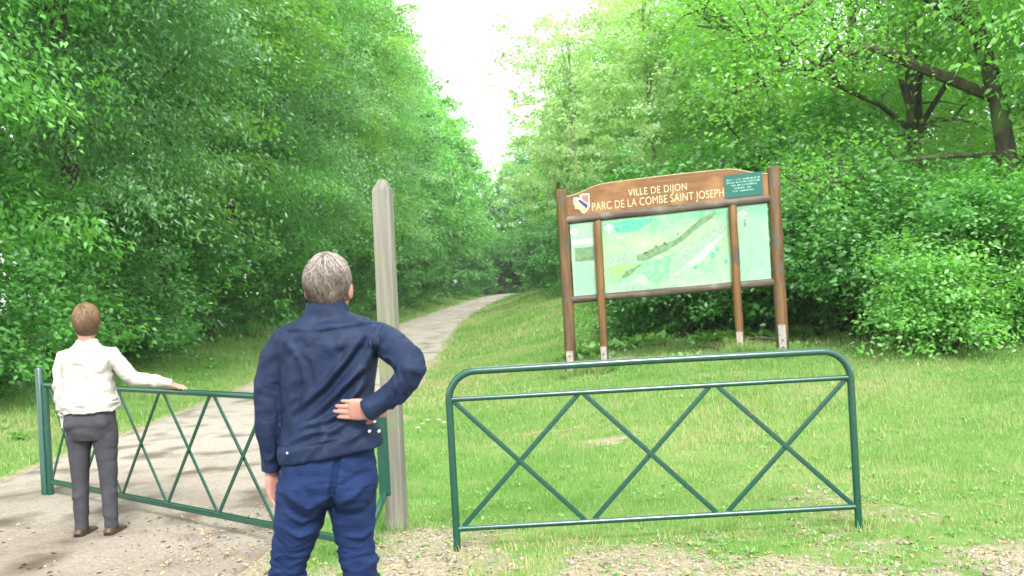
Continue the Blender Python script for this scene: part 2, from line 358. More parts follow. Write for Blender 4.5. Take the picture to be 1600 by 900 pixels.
parts = [blades(105000, -6, 6, 5.0, 8.5, .040, .006), blades(120000, -7, 8, 8.5, 13, .050, .008),
         blades(110000, -9, 10, 13, 22, .065, .013), blades(80000, -11, 12, 22, 45, .09, .030), blades(30000, -11, 10, 45, 110, .12, .07),
         blades(9000, -3, 6, 5.3, 10, .085, .006, lambda X, Y: fbm(X, Y, 3.1, 3, 15) > .33, .8),
         blades(26000, -3, 4, 5.3, 7.2, .075, .006, lambda X, Y: (np.hypot(X+.425, Y-5.91) < .13) | (np.hypot(X-2.05, Y-5.91) < .15) | (np.hypot(X+.85, Y-6.55) < .19) | ((np.abs(Y-5.91) < .06) & (fbm(X, Y, 4, 2, 5) > -.1)), .8),
         blades(60000, .5, 4.2, 13.0, 14.5, .14, .012, lambda X, Y: np.min([np.hypot(X-a, Y-b) for a, b in ((.8, 14), (1.29, 13.8), (3.14, 13.35), (3.7, 13.3))], axis=0) < .22, .8),
         blades(5000, -4, 5, 3.0, 6.6, .05, .006, lambda X, Y: fbm(X, Y, 2.2, 3, 8) > .12)]
V = np.concatenate([p[0] for p in parts]); T = np.concatenate([p[1] for p in parts])
g = link('grass', mesh_np('grass', V, np.arange(len(V)).reshape(-1, 3), M['grass'], False, {'tint': T})); tag(g, 'short green lawn grass beside the path and behind the barrier', 'grass', kind='stuff')

# low broad-leaved weeds in the verge
def leafcards(Pn, D, N, Ln, Wd, fold=.12):
    D = D/np.linalg.norm(D, axis=1, keepdims=True); S = np.cross(N, D); S /= np.linalg.norm(S, axis=1, keepdims=True)+1e-9
    N2 = np.cross(D, S); Ln = Ln[:, None]; Wd = Wd[:, None]
    a = Pn; b = Pn+D*Ln*.42+S*Wd+N2*Wd*fold; c = Pn+D*Ln-N2*Ln*.12; d = Pn+D*Ln*.42-S*Wd+N2*Wd*fold
    return np.stack([a, b, c, d], 1).reshape(-1, 3)
def weeds(n, x0, x1, y0, y1, sz, keep=None):
    X = rng.uniform(x0, x1, n); Y = rng.uniform(y0, y1, n); k = (path_d(X, Y) > .0) & (fbm(X, Y, 1.9, 3, 77) > .05)
    if keep is not None: k &= keep(X, Y)
    X = X[k]; Y = Y[k]; m = 7; n = len(X); X = np.repeat(X, m)+rng.normal(0, sz*.7, n*m); Y = np.repeat(Y, m)+rng.normal(0, sz*.7, n*m)
    a = rng.uniform(0, 2*np.pi, n*m); el = rng.uniform(.15, .9, n*m)
    D = np.stack([np.cos(a)*np.cos(el), np.sin(a)*np.cos(el), np.sin(el)], -1); N = np.stack([-np.cos(a)*np.sin(el), -np.sin(a)*np.sin(el), np.cos(el)], -1)
    L_ = sz*rng.uniform(.5, 1.3, n*m)
    return leafcards(np.stack([X, Y, height(X, Y)+rng.uniform(0, sz*.5, n*m)], -1), D, N, L_, L_*.28), np.repeat(rng.uniform(-.1, .5, n*m), 4)
ws = [weeds(1500, -5, 5.5, 4.4, 7.5, .030), weeds(1500, -6, 8, 7.5, 16, .040), weeds(1500, 1.0, 9, 13.6, 19, .11), weeds(900, 1.0, 8, 15.4, 17, .17), weeds(700, -12, -6.2, 12, 26, .10)]
V = np.concatenate([p[0] for p in ws]); T = np.concatenate([p[1] for p in ws])
M['weed'] = leafmat('weed_leaf', (.10, .27, .05), (.22, .42, .10), (1.4, 1.4, .7), .35, .05)
g = link('ground_cover', mesh_np('ground_cover', V, np.arange(len(V)).reshape(-1, 4), M['weed'], False, {'tint': T})); tag(g, 'low broad leaved weeds scattered through the lawn', 'weeds', kind='stuff')

# loose stones, dead leaves and twigs near the gate
def scatter_xy(n, x0, x1, y0, y1, thr=.35, onpath=True):
    X = rng.uniform(x0, x1, n); Y = rng.uniform(y0, y1, n); k = (dirt(X, Y) > thr)
    if not onpath: k &= path_d(X, Y) > 0
    return X[k], Y[k]
def gz_at(X, Y):
    return np.where(path_d(X, Y) < 0, .024, height(X, Y))
X, Y = scatter_xy(30000, -5.2, 4.5, 3.6, 7.6); s = rng.gamma(1.7, .0043, len(X)).clip(.003, .028)*np.where(path_d(X, Y) < 0, .6, 1.0)
oc = np.array([(1, 0, 0), (0, 1, 0), (-1, 0, 0), (0, -1, 0), (0, 0, .6), (0, 0, -.6)], float); of = np.array([(0, 1, 4), (1, 2, 4), (2, 3, 4), (3, 0, 4), (1, 0, 5), (2, 1, 5), (3, 2, 5), (0, 3, 5)])
a = rng.uniform(0, 6.28, len(X)); ca, sa = np.cos(a)[:, None], np.sin(a)[:, None]; vv = oc[None]*rng.uniform(.6, 1.3, (len(X), 6, 1))
V = np.stack([vv[..., 0]*ca-vv[..., 1]*sa*.8, vv[..., 0]*sa+vv[..., 1]*ca*.8, vv[..., 2]], -1)*s[:, None, None]+np.stack([X, Y, gz_at(X, Y)+s*.2], -1)[:, None]
F = (of[None]+np.arange(len(X))[:, None, None]*6).reshape(-1, 3)
g = link('gravel', mesh_np('gravel', V.reshape(-1, 3), F, M['stone'])); tag(g, 'loose pale gravel stones lying on the bare soil', 'gravel', kind='stuff')
X, Y = scatter_xy(5200, -5, 4.5, 3.8, 7.2, .22); n = len(X); a = rng.uniform(0, 6.28, n); t = rng.normal(0, .25, (n, 2))
D = np.stack([np.cos(a), np.sin(a), t[:, 0]], -1); N = np.stack([t[:, 1], t[:, 0], np.ones(n)], -1); L_ = rng.gamma(3, .009, n).clip(.01, .05)
V = leafcards(np.stack([X, Y, gz_at(X, Y)+.006], -1), D, N, L_, L_*.27, .5)
g = link('leaf_litter', mesh_np('leaf_litter', V, np.arange(len(V)).reshape(-1, 4), M['dead'])); tag(g, 'brown dead leaves scattered over soil and path', 'leaf litter', kind='stuff')

# ------------------------------------------------------------------ trees and shrubs
def crown(name, mt, rx, rz, zc, ncl, per, lsz, seed, wr=.27, csz=(.5, 1.05), shell=.55, droop=.25, flat=.45, low=None, hole_t=-.38, rough=1):
    """leaves gathered into sprays spread through a crown volume"""
    r = np.random.default_rng(seed)
    d = r.standard_normal((ncl*4, 3)); d /= np.linalg.norm(d, axis=1, keepdims=True)
    rad = r.random(len(d))**(shell*.6)*(1+rough*(.22*noise3(d*2.3+seed, seed)+.12*noise3(d*5+seed, seed+1)))
    C = d*rad[:, None]*np.array([rx, rx, rz]); C[:, 2] += zc
    w = 1-np.clip((C[:, 2]-zc)/rz, 0, 1)**2*.15; C[:, :2] *= w[:, None]
    if low: C = C[C[:, 2] > low]
    hole = noise3(C*.55+seed*3.1, seed+7) > hole_t
    C = C[hole][:ncl]; ncl = len(C)
    cs = r.uniform(*csz, ncl); tn = r.uniform(-.15, .6, ncl)+.15*noise3(C*.4, seed+9)
    k = np.repeat(np.arange(ncl), per); n = len(k)
    aa = r.uniform(0, 6.283, n); rad_ = np.sqrt(r.random(n))*(1+.25*np.sin(3*aa+k*1.7)+.18*np.sin(7*aa+k*2.9))
    o = np.stack([rad_*np.cos(aa), rad_*np.sin(aa), r.standard_normal(n)*flat*.42], -1)*cs[k][:, None]
    out = C[:, :3]-np.array([0, 0, zc]); out[:, 2] *= .3; out /= np.linalg.norm(out, axis=1, keepdims=True)+1e-6
    o += out[k]*(r.random(n)*.4-.2)[:, None]*cs[k][:, None]
    hr = np.linalg.norm(o[:, :2], axis=1); o[:, 2] -= droop*1.25*hr**2/np.maximum(cs[k], .2)
    Pn = C[k]+o
    a = r.uniform(0, 6.283, n); D = np.stack([np.cos(a), np.sin(a), r.normal(-.25, .35, n)], -1)+out[k]*.7+o/(np.linalg.norm(o, axis=1, keepdims=True)+.1)*.4
    N = r.standard_normal((n, 3))*.55+np.array([0, 0, 1.0])+out[k]*.45
    L_ = lsz*r.uniform(.6, 1.35, n)
    V = leafcards(Pn, D, N, L_, L_*wr)
    return mesh_np(name, V, np.arange(len(V)).reshape(-1, 4), M[mt], False, {'tint': np.repeat(tn[k], 4)}), C
def trunk(name, C, H, r0, seed, nl=16, lean=.4, fork=.25, mt='bark'):
    r = random.Random(seed); mb = MB(); lx, ly = r.uniform(-lean, lean), r.uniform(-lean, lean)
    pts = [Vector((lx*t*t*1.5+.12*math.sin(t*7+seed), ly*t*t*1.5+.12*math.cos(t*6+seed), H*t-.25)) for t in [i/9 for i in range(10)]]
    mb.tube(pts, [r0*1.35*(1-.06)]+[r0*(1-.88*(i/9))+.01 for i in range(1, 10)], 10)
    idxs = r.sample(range(len(C)), min(nl, len(C)))
    for i in idxs:
        e = Vector(C[i]); t0 = max(fork, min(.9, (e.z/H)-.28*r.random()-.08)); j = t0*9; b = pts[int(j)].lerp(pts[min(9, int(j)+1)], j % 1)
        m_ = b.lerp(e, .5)+Vector((r.uniform(-.3, .3), r.uniform(-.3, .3), r.uniform(.1, .7)))
        q1 = b.lerp(m_, .5)+Vector((0, 0, .15)); q2 = m_.lerp(e, .5)+Vector((0, 0, .12))
        rr = r0*.38*(1-t0*.6)
        mb.tube([b, q1, m_, q2, e], [rr, rr*.8, rr*.6, rr*.4, rr*.15], 6)
        for _ in range(2):
            f = q2+Vector((r.uniform(-1, 1), r.uniform(-1, 1), r.uniform(-.3, .8)))*.9
            mb.tube([m_, m_.lerp(f, .5)+Vector((0, 0, .1)), f], [rr*.4, rr*.28, rr*.08], 5)
    return mb.mesh(name, M[mt], 50)
CR = {}
M['glare_bark'] = mat('glare_bark', (.30, .30, .22), .9, .1, (.20, .22, .13), 14)  # lightened bark: the glare around the lacy trees is painted into its colour
def kind_(key, *a, H=20, r0=.22, nl=16, bk='bark', **k):
    c, C = crown('crown', *a, **k); CR[key] = (c, trunk('trunk', C, H, r0, a[-1] if isinstance(a[-1], int) else 1, nl, mt=bk))
# tall left-hand trees
kind_('L0', 'leaf_left', 4.6, 10.4, 12.4, 400, 430, .125, 11, wr=.22, csz=(.7, 1.45), flat=.36, H=20, low=2.5)
kind_('L1', 'leaf_mint', 4.4, 9.8, 12.0, 380, 460, .12, 12, wr=.19, csz=(.7, 1.45), H=19.5, low=2.4, flat=.38, droop=.4)
kind_('L2', 'leaf_lime', 4.7, 10.6, 12.5, 400, 400, .13, 13, wr=.25, csz=(.7, 1.45), flat=.36, H=20.5, low=2.6)
kind_('R0', 'leaf_right', 4.4, 7.2, 8.6, 210, 330, .12, 21, csz=(.65, 1.3), H=14, low=1.4, hole_t=.04)
kind_('R1', 'leaf_lime', 4.3, 7.6, 8.8, 210, 330, .115, 22, csz=(.65, 1.3), H=14.5, low=1.3, hole_t=.04, flat=.4)
kind_('S0', 'leaf_pale', 4.6, 6.6, 10.0, 300, 70, .16, 31, H=14, r0=.10, nl=26, low=4, shell=.9, bk='glare_bark', csz=(.3, .7))
kind_('F0', 'leaf_left', 4.6, 9.8, 11.2, 330, 75, .36, 41, H=19, csz=(.6, 1.2))
kind_('F1', 'leaf_right', 4.4, 7.4, 8.4, 300, 75, .36, 42, H=14, csz=(.6, 1.2), low=1.0)
SH = {}
def shrub_kind(key, mt, rx, rz, ncl, per, lsz, seed, **k):
    c, C = crown('foliage', mt, rx, rz, rz*.85, ncl, per, lsz, seed, csz=(.2, .5), low=.08, rough=3.0, droop=.2, flat=.6, **k)
    mb = MB(); r = random.Random(seed)
    for i in r.sample(range(len(C)), 14):
        e = Vector(C[i]); b = Vector((r.uniform(-.25, .25), r.uniform(-.25, .25), -.1)); m_ = b.lerp(e, .5)+Vector((0, 0, .2)); mb.tube([b, m_, e], [.022, .015, .005], 5)
    SH[key] = (c, mb.mesh('stems', M['bark'], 50))
shrub_kind('A', 'leaf_dark', 1.3, 1.15, 190, 75, .085, 51)
shrub_kind('B', 'leaf_left', 1.25, 1.5, 200, 75, .09, 52)
shrub_kind('C', 'leaf_right', 1.2, 1.0, 170, 75, .08, 53)
shrub_kind('D', 'leaf_dark', 1.9, 2.2, 230, 60, .15, 54)

def plant(name, lib, part, x, y, s, rz, label, cat, group, sz=None, sink=0):
    e = empty(name, (x, y, float(height(np.array([x]), np.array([y]))[0])-sink), label, cat, group, rz)
    e.scale = (s, s, sz or s); c, t = lib
    link('trunk' if part == 'crown' else 'stems', t, e); link(part, c, e)
    return e
ORD = ['nearest', 'second', 'third', 'fourth', 'fifth', 'sixth', 'seventh', 'eighth', 'ninth', 'tenth', 'eleventh', 'twelfth', 'thirteenth', 'fourteenth', 'fifteenth', 'sixteenth']
rr = random.Random(5)
LT = [(-9.4, 13.5), (-9.0, 19.5), (-9.3, 25), (-8.9, 31), (-9.1, 37.5), (-8.7, 44.5), (-8.9, 52), (-8.6, 60), (-8.4, 69), (-8.2, 79), (-7.6, 90), (-7.0, 102), (-6.2, 115)]
for i, (x, y) in enumerate(LT):
    k = 'L%d' % (i % 3) if y < 62 else 'F0'
    plant('broadleaf_tree', CR[k], 'crown', x, y, rr.uniform(.94, 1.06), rr.uniform(0, 6.28), 'tall dense tree, %s from the camera in the row left of the path' % ORD[i], 'tree', 'tall trees lining the left side of the path')
for i, (x, y) in enumerate([(-16, 17), (-16.5, 25), (-16, 33), (-15.5, 42), (-16, 52), (-15, 64), (-15, 78), (-14, 95)]):
    plant('background_tree', CR['F0'], 'crown', x, y, rr.uniform(.9, 1.05), rr.uniform(0, 6.28), 'tree standing in the wood behind the tall left row, mostly hidden by it', 'tree', 'wood trees behind the left row')
RT = [(9.6, 14.5), (8.6, 20), (9.4, 26), (9.2, 32), (9.2, 38.5), (9.2, 46), (9.0, 54), (8.4, 63), (7.8, 73), (7.4, 84), (7.4, 96)]
for i, (x, y) in enumerate(RT):
    k = 'R%d' % (i % 2) if y < 50 else 'F1'
    plant('broadleaf_tree', CR[k], 'crown', x, y, rr.uniform(.92, 1.08)*(1 if y < 50 else 1.05), rr.uniform(0, 6.28), 'bushy light green tree, %s from the camera in the right bank row' % ORD[i], 'tree', 'light green trees on the right bank')
for i, (x, y) in enumerate([(15.5, 17), (15.5, 25), (15, 33), (15, 43), (14.5, 54), (14, 68), (14, 84)]):
    plant('background_tree', CR['F1'], 'crown', x, y, rr.uniform(.58, .66), rr.uniform(0, 6.28), 'light green tree in the wood behind the trees of the right bank', 'tree', 'wood trees behind the right bank')
plant('sparse_tree', CR['S0'], 'crown', 3.2, 45, 1.0, 1.0, 'thin tree with painted-in glare and lacy crown letting the white sky through', 'tree', None)
plant('sparse_tree', CR['S0'], 'crown', 3.3, 66, .98, 2.6, 'farther thin lacy tree reaching over the path end into the sky gap', 'tree', None)
plant('sparse_tree', CR['S0'], 'crown', 5.4, 34, .9, 4.4, 'airy tree with painted-in glare rising just behind the crest end of the park sign', 'tree', None)
for i, (x, y) in enumerate([(-10, 128), (-3.5, 134), (2.5, 131), (8, 127), (14, 120), (-16, 124), (5.5, 112)]):
    plant('distant_tree', CR['F1' if i % 2 else 'F0'], 'crown', x, y, rr.uniform(.98, 1.1), rr.uniform(0, 6.28), 'distant pale green tree closing the far end of the path', 'tree', 'trees closing the far end of the path')
LS = [(-8.2, 11.5, 'B', 1.15), (-7.5, 14.5, 'A', 1.2), (-7.9, 17.5, 'B', 1.3), (-7.6, 20.5, 'A', 1.3), (-8.0, 23.5, 'B', 1.4), (-7.6, 27, 'D', 1.0), (-7.9, 31, 'D', 1.05), (-7.6, 36, 'D', 1.1), (-7.4, 42, 'D', 1.1), (-7.6, 49, 'D', 1.2), (-7.3, 57, 'D', 1.2), (-7.0, 67, 'D', 1.3), (-6.6, 79, 'D', 1.3), (-5.6, 93, 'D', 1.4), (-4.2, 106, 'D', 1.5)]
for i, (x, y, k, s) in enumerate(LS):
    plant('shrub', SH[k], 'foliage', x-1.0, y, s, rr.uniform(0, 6.28), 'dark leafy shrub under the left tree row, %s one from the camera' % ORD[i], 'shrub', 'shrubs at the foot of the left trees')
RS = [(2.2, 17.6, 'A', .72), (3.2, 17.0, 'A', 1.0), (4.5, 16.8, 'A', 1.15), (5.7, 16.0, 'A', 1.3), (5.5, 12.6, 'C', .85), (7.4, 14.4, 'C', 1.3), (6.5, 13.1, 'B', .8), (7.3, 12.2, 'C', .7), (6.0, 14.2, 'A', 1.1), (5.6, 19.5, 'D', 1.05), (4.8, 23, 'D', .95), (4.6, 28, 'D', 1.0), (4.7, 34, 'D', 1.0), (4.4, 41, 'D', 1.1), (4.0, 49, 'D', 1.2), (4.0, 59, 'D', 1.3), (3.6, 70, 'D', 1.4), (3.3, 82, 'D', 1.5), (4.0, 95, 'D', 1.6)]
RSL = ['small low shrub behind the map panel of the park sign', 'dark green shrub seen under the map panel of the park sign', 'round dark shrub between the two posts at the sign end with the green notice', 'big dark shrub just beyond the tallest sign post',
       'bright leaved shrub nearest the end of the green barrier', 'tall bright shrub at the edge of the wood beyond the barrier',
       'upright shrub in the thicket past the right end of the barrier', 'low bright shrub at the front of the thicket at the far right', 'dark shrub in the thicket between tallest sign post and the far right']
for i, (x, y, k, s) in enumerate(RS):
    lab = RSL[i] if i < 9 else 'shrub below the right bank trees, %s in line behind the park sign' % ORD[i-9]
    plant('shrub', SH[k], 'foliage', x, y, s, rr.uniform(0, 6.28), lab, 'shrub', 'shrubs on the right bank')
for i, (x, y, s) in enumerate([(-8, 122, 1.5), (-3, 124, 1.6), (1.5, 125, 1.5), (-1.2, 119, 1.7), (-.6, 128, 2.0), (-4.5, 116, 1.6), (6, 120, 1.6), (10, 114, 1.6)]):
    plant('shrub', SH['D'], 'foliage', x, y, s, rr.uniform(0, 6.28), 'distant dark shrub below the trees at the far end of the path', 'shrub', 'shrubs closing the far end of the path')

# old tree beside the sign: bare arching limbs under a thin crown
def limb_tree():
    Y0 = 15.5; X0 = 8.3; e = empty('leaning_tree', (X0, Y0, 0), 'old tree with dark bare arching limbs reaching over the park sign', 'tree')
    O = Vector((X0, Y0, 0)); r = random.Random(9); mb = MB()
    mb.tube([Vector((0, 0, .3)), Vector((-.1, 0, 2.2)), Vector((-.35, -.1, 4.2)), Vector((-.9, -.2, 6.3)), Vector((-1.5, -.2, 8.5))], [.2, .16, .14, .10, .04], 10)
    ends = []
    def lm(base, px, r0):
        pts = [Vector(base)]+[P(x, y, Y)-O for x, y, Y in px]; n = len(pts); f = []
        for i in range(n-1):
            for t in (0, .5): f.append(pts[i].lerp(pts[i+1], t)+Vector((0, 0, .04*r.uniform(-1, 1))))
        f.append(pts[-1]); mb.tube(f, [r0*(1-.9*i/(len(f)-1)) for i in range(len(f))], 7)
        for i in range(2, len(f)):
            ends.append(f[i])
            for _ in range(2):
                q = f[i]+Vector((r.uniform(-.9, .3), r.uniform(-.6, .6), r.uniform(-.3, .8))); mb.tube([f[i], f[i].lerp(q, .5)+Vector((0, 0, .1)), q], [r0*.25, r0*.18, .004], 5); ends.append(q)
    lm((-.35, -.1, 4.2), [(1420, 95, 15), (1350, 70, 14.8), (1295, 98, 14.5), (1260, 108, 14.3), (1222, 104, 14.2), (1150, 145, 14)], .10)
    lm((-.6, -.15, 5.3), [(1420, -20, 15), (1330, -40, 14.6), (1275, -8, 14.4), (1240, 28, 14.3), (1215, 48, 14.2), (1175, 58, 14.2)], .085)
    lm((-.7, -.15, 5.8), [(1400, -60, 15.5), (1250, -50, 15.2), (1130, -30, 15), (1096, 14, 15), (1118, 40, 14.9), (1150, 56, 14.8), (1178, 78, 14.8), (1190, 98, 14.8)], .075)
    lm((-.2, -.05, 3.3), [(1400, 250, 15), (1330, 282, 14.8), (1270, 285, 14.7), (1225, 272, 14.6)], .05)
    link('trunk', mb.mesh('trunk', M['bark'], 50), e)
    rg = np.random.default_rng(5); C = np.array([v[:] for v in ends]); per = 80; k = np.repeat(np.arange(len(C)), per); n = len(k)
    o = rg.standard_normal((n, 3))*np.array([.38, .38, .16]); o[:, 2] += .1-.25*np.hypot(o[:, 0], o[:, 1])**2; a = rg.uniform(0, 6.28, n)
    D = np.stack([np.cos(a), np.sin(a), rg.normal(-.3, .3, n)], -1); N = rg.standard_normal((n, 3))*.5+np.array([0, 0, 1.]); L_ = .085*rg.uniform(.6, 1.3, n)
    link('crown', mesh_np('crown', leafcards(C[k]+o, D, N, L_, L_*.27), np.arange(4*n).reshape(-1, 4), M['leaf_right'], False, {'tint': np.repeat(rg.uniform(0, .6, len(C))[k], 4)}), e)
limb_tree()

# ------------------------------------------------------------------ wooden post
b0 = P(621, 822, 6.55); t0 = P(597.5, 281, 6.55)
wp = empty('wooden_post', (b0.x, 6.55, 0), 'tall weathered grey timber post with pointed top beside the gate', 'post')
H = t0.z; mb = MB(); w = .061
rings = [(-.1, w*1.05), (.6, w), (1.5, w*.985), (H-.075, w*.96), (H-.068, w*.93), (H-.0, w*.34)]
vs = []; fs = []
for z, ww in rings:
    lean = (t0.x-b0.x)*z/H
    for (sx, sy) in ((-1, -1), (-.82, -1.0), (.82, -1), (1, -.82), (1, .82), (.82, 1), (-.82, 1), (-1, .82)):
        vs.append((sx*ww+lean, sy*ww*.85, z))
for i in range(len(rings)-1):
    for k in range(8): fs.append((i*8+k, i*8+(k+1) % 8, (i+1)*8+(k+1) % 8, (i+1)*8+k))
fs.append(tuple(range((len(rings)-1)*8, len(rings)*8)))
mb.add(vs, fs)
post = link('post_shaft', mb.mesh('post_shaft', M['wood_post'], 20), wp); post.rotation_euler = (0, 0, R(-14)); 
iron = MB().tube([(-.0, -.064, .93), (-.0, -.085, .93)], .012, 10)
link('bolt', iron.mesh('bolt', M['green'], 40), wp)

# ------------------------------------------------------------------ green tube barrier
B0 = Vector((-.425, 5.91, 0)); BW = 2.475; rt = .0225
ba = empty('barrier', B0, 'green tubular steel barrier with three crossed panels and rounded corners', 'barrier')
zt = 1.103; rc = .17
fr = [(0, 0, -.15), (0, 0, .3), (0, 0, zt-rc)]
for k in range(1, 9):
    a = math.pi/2*k/8; fr.append((rc-rc*math.cos(a), 0, zt-rc+rc*math.sin(a)))
fr += [(BW*.5, 0, zt+.004)]
for k in range(0, 9):
    a = math.pi/2*k/8; fr.append((BW-rc+rc*math.sin(a), 0, zt-rc+rc*math.cos(a)))
fr += [(BW, 0, .3), (BW, 0, -.15)]
link('frame', MB().tube(fr, rt, 16, ref=(0, 1, 0)).mesh('frame', M['green'], 50), ba)
link('upper_rail', MB().tube([(0, 0, .935), (BW, 0, .935)], .0165, 14).mesh('upper_rail', M['green'], 50), ba)
link('lower_rail', MB().tube([(0, 0, .138), (BW, 0, .138)], .0175, 14).mesh('lower_rail', M['green'], 50), ba)
zu, zl = .925, .15
xs = [(.025, .795), (.83, 1.605), (1.655, 2.445)]
for i, (xa, xb) in enumerate(xs):
    for (p, q, yy) in (((xa, zu), (xb+.0, zl), -.004), ((xb-.0, zu), (xa+.02, zl), .004)):
        link('diagonal_bar', MB().tube([(p[0], yy, p[1]), (q[0], yy, q[1])], [(.0035, .0155)]*2, 12, ref=(0, 1, 0), sup=6).ell((p[0], yy-.003, p[1]+.002), (.018, .008, .007), None, 5).ell((q[0], yy-.003, q[1]-.002), (.018, .008, .007), None, 5).mesh('diagonal_bar', M['green'], 30), ba)

# ------------------------------------------------------------------ green swing gate with return panel
def gx_pt(X): return Vector((X, 7.08-.855*(X+2.62), 0))
gate = empty('gate', gx_pt(-4.1), 'low green metal gate with crossed diagonal bars across the gravel path', 'gate')
go = gate.location
def G(p, z): return Vector((p[0], p[1], z))-go
cornr = Vector((-.955, 5.655, 0)); gs = gx_pt(-4.1); far = Vector((-.905, 6.30, 0))
def bar(a, b, hw, hh, n=12, sup=6):
    return MB().tube([a, b], [(hh, hw)]*2, n, ref=(0, 0, 1), sup=sup)
link('top_rail', bar(G(gs, .985), G(cornr, .985), .021, .021, 16, 3).mesh('top_rail', M['green'], 40), gate)
link('bottom_rail', bar(G(gs, .145), G(cornr, .145), .018, .021).mesh('bottom_rail', M['green'], 30), gate)
u = (cornr-gs).normalized(); tot = (cornr-gs).length
s0 = ((P(333, 700, 1).x)); # boundaries between panels measured along the gate
def along(px, py, z):  # distance along the gate of the ray through a pixel
    d = P(px, py, 1)-Vector((0, 0, CAMZ)); # X = d.x*Y ; Y = 7.08-.855(X+2.62)
    Yv = (7.08-.855*2.62)/(1+.855*d.x); return (Vector((d.x*Yv, Yv, 0))-gs).dot(u)
bt = [along(331, 618, .98), along(421, 618, .98)]; pt = bt[1]-bt[0]
edges = [bt[0]+pt*k for k in range(-3, 4) if -.2 < bt[0]+pt*k < tot+.01]
edges = [e for e in edges if e > .02]
if edges[0] > .3: edges = [.03]+edges
for i in range(len(edges)-1):
    a, b_ = edges[i]+.02, edges[i+1]-.02
    n_ = Vector((-u.y, u.x, 0))*.006
    link('diagonal_bar', bar(gs+u*a+Vector((0, 0, .97))-go+n_, gs+u*(b_)+Vector((0, 0, .16))-go+n_, .005, .014, 12).mesh('diagonal_bar', M['green'], 30), gate)
    link('diagonal_bar', bar(gs+u*b_+Vector((0, 0, .97))-go-n_, gs+u*(a)+Vector((0, 0, .16))-go-n_, .005, .014, 12).mesh('diagonal_bar', M['green'], 30), gate)
link('stile', MB().box((-.02, -.02, .0), (.02, .02, 1.0), bev=.003).mesh('stile', M['green'], 30), gate)
st = MB().box((-.02, -.02, .14), (.02, .02, .965), Matrix.Translation(cornr-go), bev=.003)
link('stile', st.mesh('stile', M['green'], 30), gate)
link('return_rail', bar(G(cornr, .147), G(far, .305), .019, .021).mesh('return_rail', M['green'], 30), gate)
link('return_rail', bar(G(cornr, .955), G(far, .90), .018, .018).mesh('return_rail', M['green'], 30), gate)
link('end_stile', MB().box((-.036, -.02, .285), (.036, .02, .93), Matrix.Translation(far-go), bev=.004).mesh('end_stile', M['green'], 30), gate)
link('end_post', MB().tube([(-.06, .03, -.2), (-.06, .03, 1.12), (-.06, .03, 1.14)], [.035, .035, .02], 16).mesh('end_post', M['green'], 40), gate)

# ------------------------------------------------------------------ park notice board
SW = 2.983; SG = .036
sg = empty('park_sign', (.80, 14.0, .42), 'wide timber park notice board with brown header and map panels on the grass bank', 'notice board', rz=math.atan2(-.7, 2.9))
def sz(x, z): return z+SG*x          # the board climbs slightly with the bank
def spart(name, mb, m, sm=40, parent=None): return link(name, mb.mesh(name, m, sm), parent or sg)
rp = random.Random(3)
def log(x, z0, z1, r, mt, y=0, name='post'):
    n = 9; pts = [(x+rp.uniform(-.004, .004), y, z0+(z1-z0)*i/n) for i in range(n+1)]; rad = [r*rp.uniform(.99, 1.01) for _ in pts]
    mb = MB().tube(pts+[(x, y, z1+.012)], rad+[r*.78], 18); return spart(name, mb, mt, 50)
p1 = log(0, -.35, 2.555, .083, M['log']); p2 = log(SW, -.25, sz(SW, 2.535), .085, M['log'])
q1 = log(.505, -.35, 2.065, .058, M['log_orange'], -.07, 'inner_post'); q2 = log(2.41, -.25, sz(2.41, 2.06), .058, M['log_orange'], -.07, 'inner_post')
def rail(z, r, name):
    n = 10; pts = [(.05+(SW-.1)*i/n, 0, sz(.05+(SW-.1)*i/n, z)+rp.uniform(-.003, .003)) for i in range(n+1)]
    return spart(name, MB().tube(pts, [r*rp.uniform(.99, 1.01) for _ in pts], 16), M['log_grey'], 50)
rail(2.115, .062, 'upper_rail'); rail(.955, .055, 'lower_rail')
for x, y, r_, h in ((0, -.083, .05, .30), (.505, -.128, .042, .33), (2.41, -.128, .042, .39), (SW, -.085, .05, .44)):
    z0 = sz(x, 0)-.12
    f = spart('foot_plate', MB().box((x-r_, y-.012, z0-.15), (x+r_, y+.006, z0+.12+h-.08), bev=.004), M['plate'])
    for zz in (.1, .2): link('bolt', MB().tube([(x, y-.012, z0+zz+.07), (x, y-.026, z0+zz+.07)], .012, 8).mesh('bolt', M['bark'], 30), f)
# header board with its curved top
prof = []
for i in range(41):
    t = i/40; x = .075+t*(SW-.15); e = min(t, 1-t)
    top = 2.455+.115*float(sstep(0, .2, e))+.02*math.sin(math.pi*t); prof.append((x, top))
def strip(y0, y1, zb, dz=0, topt=0):
    mb = MB(); vs = []; fs = []
    for x, tz in prof:
        zt_ = sz(x, tz)+dz; zb_ = sz(x, zb) if topt == 0 else zt_-topt
        vs += [(x, y0, zb_), (x, y0, zt_), (x, y1, zt_), (x, y1, zb_)]
    for i in range(40):
        for k in range(4): fs.append((i*4+k, i*4+(k+1) % 4, (i+1)*4+(k+1) % 4, (i+1)*4+k))
    fs += [(0, 1, 2, 3), (163, 162, 161, 160)]
    return mb.add(vs, fs)
hb = spart('header_board', strip(-.03, .03, 2.15), M['board'], 30)
spart('board_edge', strip(-.034, .034, 2.15, .012, .011), M['board_edge'], 30, hb)
